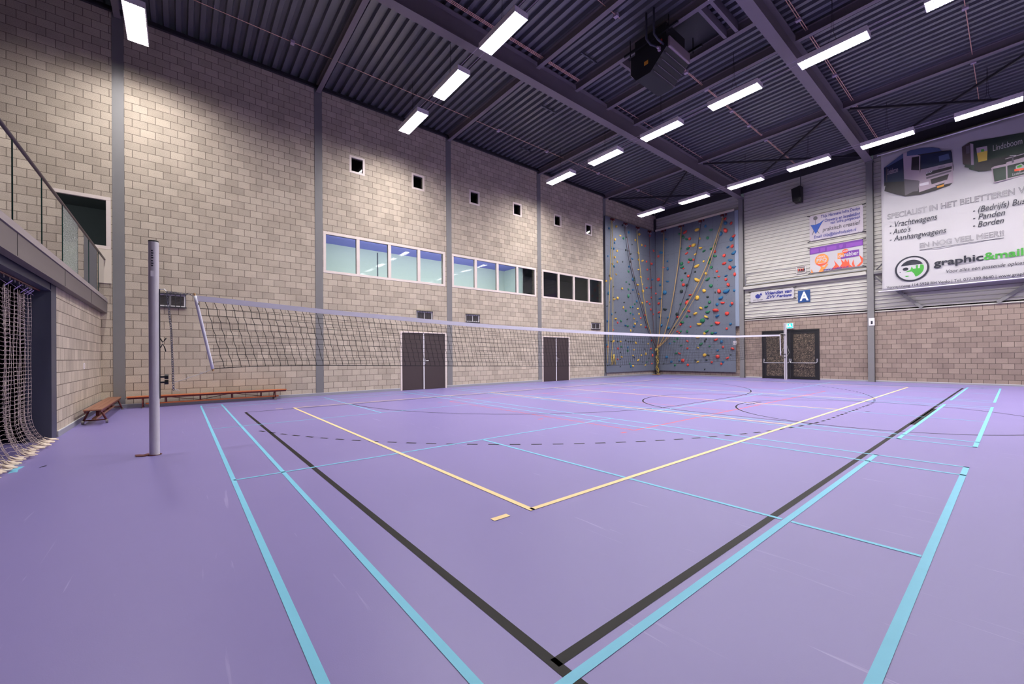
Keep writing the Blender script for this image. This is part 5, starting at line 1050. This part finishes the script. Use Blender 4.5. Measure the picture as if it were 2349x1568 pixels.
emb('emblem_patch', ell(20, .17, .13, 0, 2 * PI, -.36, .02), 'ink', 2.5, eb); emb('emblem_patch', [(-.74, -.12), (-.64, -.18), (-.68, -.24)], 'ink', 2, eb); emb('emblem_patch', [(-.45, -.5), (-.2, -.52), (-.12, -.56), (-.3, -.62)], 'green', 2, eb)

def small_banner(px, mt, label, ties=True):
    pts = [atY(u, v, YB - .06) for u, v in px]; x0 = (pts[0].x + pts[3].x) / 2; x1 = (pts[1].x + pts[2].x) / 2; z1 = (pts[0].z + pts[1].z) / 2; z0 = (pts[2].z + pts[3].z) / 2
    t = thing('wall_banner', ((x0 + x1) / 2, YB - .06, z0), label, 'banner', 'small banners on the cladding'); mb = MB(); n = 16
    for i in range(n):
        for s_ in (0, .004):
            qd = [(x0 + (x1 - x0) * a / n, YB - .06 + s_ + .006 * math.sin(a * 1.1), z) for a, z in ((i, z0), (i + 1, z0), (i + 1, z1), (i, z1))]; mb.face(qd)
    mb.build('banner_sheet', mt, t, smooth=True)
    mb = MB()
    for x, z, sx, sz in ((x0, z0, -1, -1), (x1, z0, 1, -1), (x0, z1, -1, 1), (x1, z1, 1, 1)): mb.tube([(x - sx * .03, YB - .075, z - sz * .015), (x + sx * .09, YB - .03, z + sz * .03)], .016, 5)
    mb.build('tie', 'black', t)
    mb = MB()
    for k in range(6):
        x = x0 + (x1 - x0) * (k + .5) / 6
        for z in (z0 + .02, z1 - .02): mb.box(x - .008, x + .008, YB - .071, YB - .067, z - .008, z + .008)
    mb.build('eyelet', 'ink_grey', t)
    def W(s, a0, a1, b0, b1, mt, **k): return text_mesh('lettering', s, mt, x0 + (x1 - x0) * a0, x0 + (x1 - x0) * a1, z0 + (z1 - z0) * b0, z0 + (z1 - z0) * b1, YB - .068, t, **k)
    def S_(name, pts, mt, lv=1, par=None): return flat(name, [Vector((x0 + (x1 - x0) * a, YB - .067 - .002 * lv, z0 + (z1 - z0) * b_)) for a, b_ in pts], mt, par or t, .0018)
    return t, W, S_
t, W, S_ = small_banner([(1857, 495.5), (1979, 470), (1981, 530), (1857, 554)], 'banner_lilac', 'lilac-white banner with blue handwritten-style words and a blue stick figure')
W('Thijs Hermans Infra Design', .23, .95, .80, .95, 'ink_navy', bold=.012, shear=.1); W('Ontwerp en begeleiding', .30, .95, .60, .77, 'ink_navy', bold=.012, shear=.1); W('van infra projecten', .41, .95, .48, .63, 'ink_navy', bold=.012, shear=.1)
W('praktisch creatief', .26, .95, .24, .44, 'ink_grey', shear=.1, bold=.01); W('Email: thijs@thinfradesign.nl', .09, .88, .04, .2, 'ink_navy', bold=.012, shear=.1)
S_('figure_head', ell(20, .042, .075, 0, 2 * PI, .12, .88), 'ink_grey'); S_('figure_body', [(.02, .64), (.12, .62), (.21, .66), (.30, .77), (.22, .56), (.16, .36), (.125, .25), (.09, .38), (.05, .55)], 'ink_blue', 2)
S_('figure_line', [(.117, .80), (.125, .80), (.125, .62), (.117, .62)], 'ink_grey'); S_('figure_line', [(.085, .42), (.05, .23), (.06, .23), (.095, .40)], 'ink_grey'); S_('figure_line', [(.145, .42), (.20, .24), (.19, .24), (.135, .40)], 'ink_grey')
t, W, S_ = small_banner([(1858, 569), (1980, 548), (1980, 609), (1858, 627)], 'banner', 'white and purple banner with orange flames and a round barbecue badge')
S_('purple_strip', [(0, .74), (1, .77), (1, 1), (0, 1)], 'purple'); 
for a, c in ((.02, .18), (.21, .30), (.34, .52), (.70, .98)): S_('speech_shape', [(a, .78), (c, .79), (c, .93), (a, .93)], 'purple_l', 2)
S_('speech_shape', [(.57, .93), (.64, .94), (.64, .84), (.60, .78), (.57, .85)], 'purple_l', 2)
e = S_('round_badge', ell(28, .135, .235, 0, 2 * PI, .235, .46), 'orange'); S_('badge_shade', ell(16, .134, .234, PI + .5, 2 * PI - .5, .235, .46), 'orange_red', 2)
W('INDOOR', .15, .31, .55, .62, 'banner', bold=.03, depth=.006); W('BBQ', .135, .335, .36, .53, 'banner', bold=.04, depth=.006)
S_('badge_line', [(.16, .32), (.31, .32), (.31, .34), (.16, .34)], 'banner', 3)
S_('logo_block', [(.54, .40), (.66, .40), (.66, .62), (.54, .62)], 'orange'); S_('logo_block', [(.60, .38), (.93, .40), (.93, .64), (.66, .64), (.66, .46), (.60, .44)], 'purple', 2); S_('logo_badge', ell(18, .055, .08, 0, 2 * PI, .685, .66), 'orange_red', 3)
W('de', .55, .645, .44, .57, 'banner', bold=.02, depth=.006); W('nabber', .665, .92, .45, .60, 'banner', bold=.02, depth=.006); W('café', .645, .73, .63, .70, 'banner', bold=.02, depth=.008)
for fl_ in ([(.02, 0), (.03, .16), (.05, .06), (.07, 0)], [(.17, 0), (.22, .15), (.19, .28), (.28, .16), (.33, .28), (.31, .38), (.36, .24), (.30, .10), (.27, 0)], [(.42, .02), (.50, .20), (.47, .38), (.55, .16), (.58, .08), (.62, .20), (.60, .38), (.66, .24), (.68, .36), (.72, .22), (.74, .34), (.76, .12), (.82, .02)], [(.82, .02), (.80, .14), (.83, .30), (.84, .12), (.86, .02)], [(.88, .02), (.97, .18), (.93, .44), (1.0, .28), (.99, .12), (.94, .02)]): S_('flame', fl_, 'orange' if fl_[0][0] < .3 else 'orange_red')
W('www.denabber.nl', .26, .74, .02, .10, 'ink_navy', bold=.03, depth=.008)
t, W, S_ = small_banner([(1721, 671.5), (1821, 658), (1822, 682), (1722, 694)], 'banner', 'narrow white banner with dark blue slanted words left of the A sign')
W('Vrienden van', .36, .95, .56, .90, 'ink_navy', bold=.03, shear=.3); W('ZVV Beringe', .37, .95, .12, .48, 'ink_navy', bold=.03, shear=.3); W('ZVV Beringe', .06, .30, .10, .22, 'ink_grey', shear=.3)
S_('club_emblem', [(.12, .62), (.18, .78), (.22, .66), (.26, .86), (.29, .58), (.22, .56), (.26, .46), (.20, .30), (.15, .34), (.12, .48)], 'ink_navy')
a, c = atY(1831, 667), atY(1859, 691.5); x0, x1, z0, z1 = a.x, c.x, c.z, a.z
o = MB().box(x0, x1, YB - .04, YB - .022, z0, z1).build('letter_sign', 'sign_blue', origin=(x0, YB, z0)); tag(o, 'square blue sign with a white letter A on the cladding', 'sign')
text_mesh('lettering', 'A', 'white', x0 + .07, x1 - .06, z0 + .07, z1 - .07, YB - .04, o, bold=.03)
a, c = atY(1992.8, 729.5, 22.93), atY(2006.5, 746, 22.93)
o = MB().box(a.x, c.x, 22.918, 22.929, c.z, a.z).build('number_sign', 'white', origin=(a.x, 22.92, c.z)); tag(o, 'small white sign with the number 1 on the steel post', 'sign')
text_mesh('lettering', '1', 'ink', (a.x + c.x) / 2 - .03, (a.x + c.x) / 2 + .035, c.z + .06, c.z + .20, 22.918, o, bold=.01); text_mesh('lettering', 'Veld', 'ink_grey', (a.x + c.x) / 2 - .03, (a.x + c.x) / 2 + .03, a.z - .06, a.z - .04, 22.918, o) if False else None
# exit sign
a, c = atY(1804, 742.5), atY(1820, 752); t = thing('exit_sign', (a.x, YB, c.z), 'lit green and white exit sign above the emergency double door', 'sign')
mb = MB(); mb.box(a.x - .03, c.x + .02, YB - .12, YB, c.z - .02, a.z + .02); mb.build('sign_box', 'white', t)
mb = MB(); mb.box(a.x, c.x, YB - .125, YB - .12, c.z, a.z); mb.build('lit_panel', 'exit_green', t)
w_ = (c.x - a.x); hh = a.z - c.z; F_ = lambda pts, lv=0: flat('running_figure', [Vector((a.x + w_ * p, YB - .126 - .001 * lv, c.z + hh * q_)) for p, q_ in pts], 'exit', t, .001)
F_([(.55, .85), (.70, .85), (.70, .55), (.88, .3), (.80, .2), (.62, .42), (.44, .2), (.36, .3), (.52, .55)]); F_([(.12, .15), (.28, .15), (.28, .85), (.12, .85)])
# speaker
c = atY(1830, 446, 22.66); t = thing('loudspeaker', (c.x, 22.7, 8.4), 'black loudspeaker hanging from the roof in front of the cladding', 'loudspeaker')
mb = MB(); x0, x1 = c.x - .20, c.x + .17; mb.v = [Vector(v) for v in ((x0 + .02, 22.50, 8.48), (x1 - .02, 22.56, 8.40), (x1, 22.86, 8.42), (x0 + .06, 22.86, 8.44), (x0 - .02, 22.46, 9.08), (x1 - .04, 22.52, 9.17), (x1, 22.86, 9.17), (x0 + .04, 22.86, 9.12))]
mb.f = [(0, 3, 2, 1), (4, 5, 6, 7), (0, 1, 5, 4), (1, 2, 6, 5), (2, 3, 7, 6), (3, 0, 4, 7)]; mb.uv = [None] * 6; mb.build('speaker_cabinet', 'black', t, bevel=.012)
mb = MB(); mb.box(x1 - .10, x1 + .01, 22.50, 22.56, 8.38, 8.62); mb.build('speaker_horn', 'black', t)
mb = MB(); mb.tube([(x1 - .06, 22.7, 9.16), (x1 - .06, 22.7, 10.1)], .016, 6); mb.build('hanging_pole', 'dark_steel', t); mb = MB(); mb.box(x1 - .075, x1 - .045, 22.488, 22.5, 8.46, 8.49); mb.build('badge', 'chrome', t)
# small clear box with red and black parts, and its conduit
a, c = atY(1827, 612, YB - .04), atY(1848, 625, YB - .04); t = thing('alarm_box', (a.x, YB, c.z), 'small clear wall box with red and black parts beside the lower small banner', 'alarm box')
mb = MB(); mb.box(a.x, c.x, YB - .06, YB - .02, c.z, c.z + .012).box(a.x, c.x, YB - .06, YB - .02, a.z - .012, a.z).box(a.x, a.x + .012, YB - .06, YB - .02, c.z, a.z).box(c.x - .012, c.x, YB - .06, YB - .02, c.z, a.z); mb.build('cage', 'white', t)
mb = MB(); m_ = (a.z + c.z) / 2
for k in range(3): mb.box(a.x + .08 + k * .09, a.x + .12 + k * .09, YB - .09, YB - .03, m_ - .05, m_ + .05)
mb.build('red_unit', 'hold_r', t); mb = MB(); mb.box(a.x + .07, a.x + .36, YB - .08, YB - .03, m_ - .02, m_ + .02); mb.build('black_unit', 'black', t)
mb = MB(); mb.tube([(-9.09, YB - .06, 4.8), (-9.09, YB - .06, 5.42), (-9.03, YB - .06, 5.48), (-6.8, YB - .06, 5.46)], .016, 6); tag(mb.build('conduit', 'skirt', smooth=True), 'thin grey conduit running along the cladding to the small clear wall box', 'conduit')
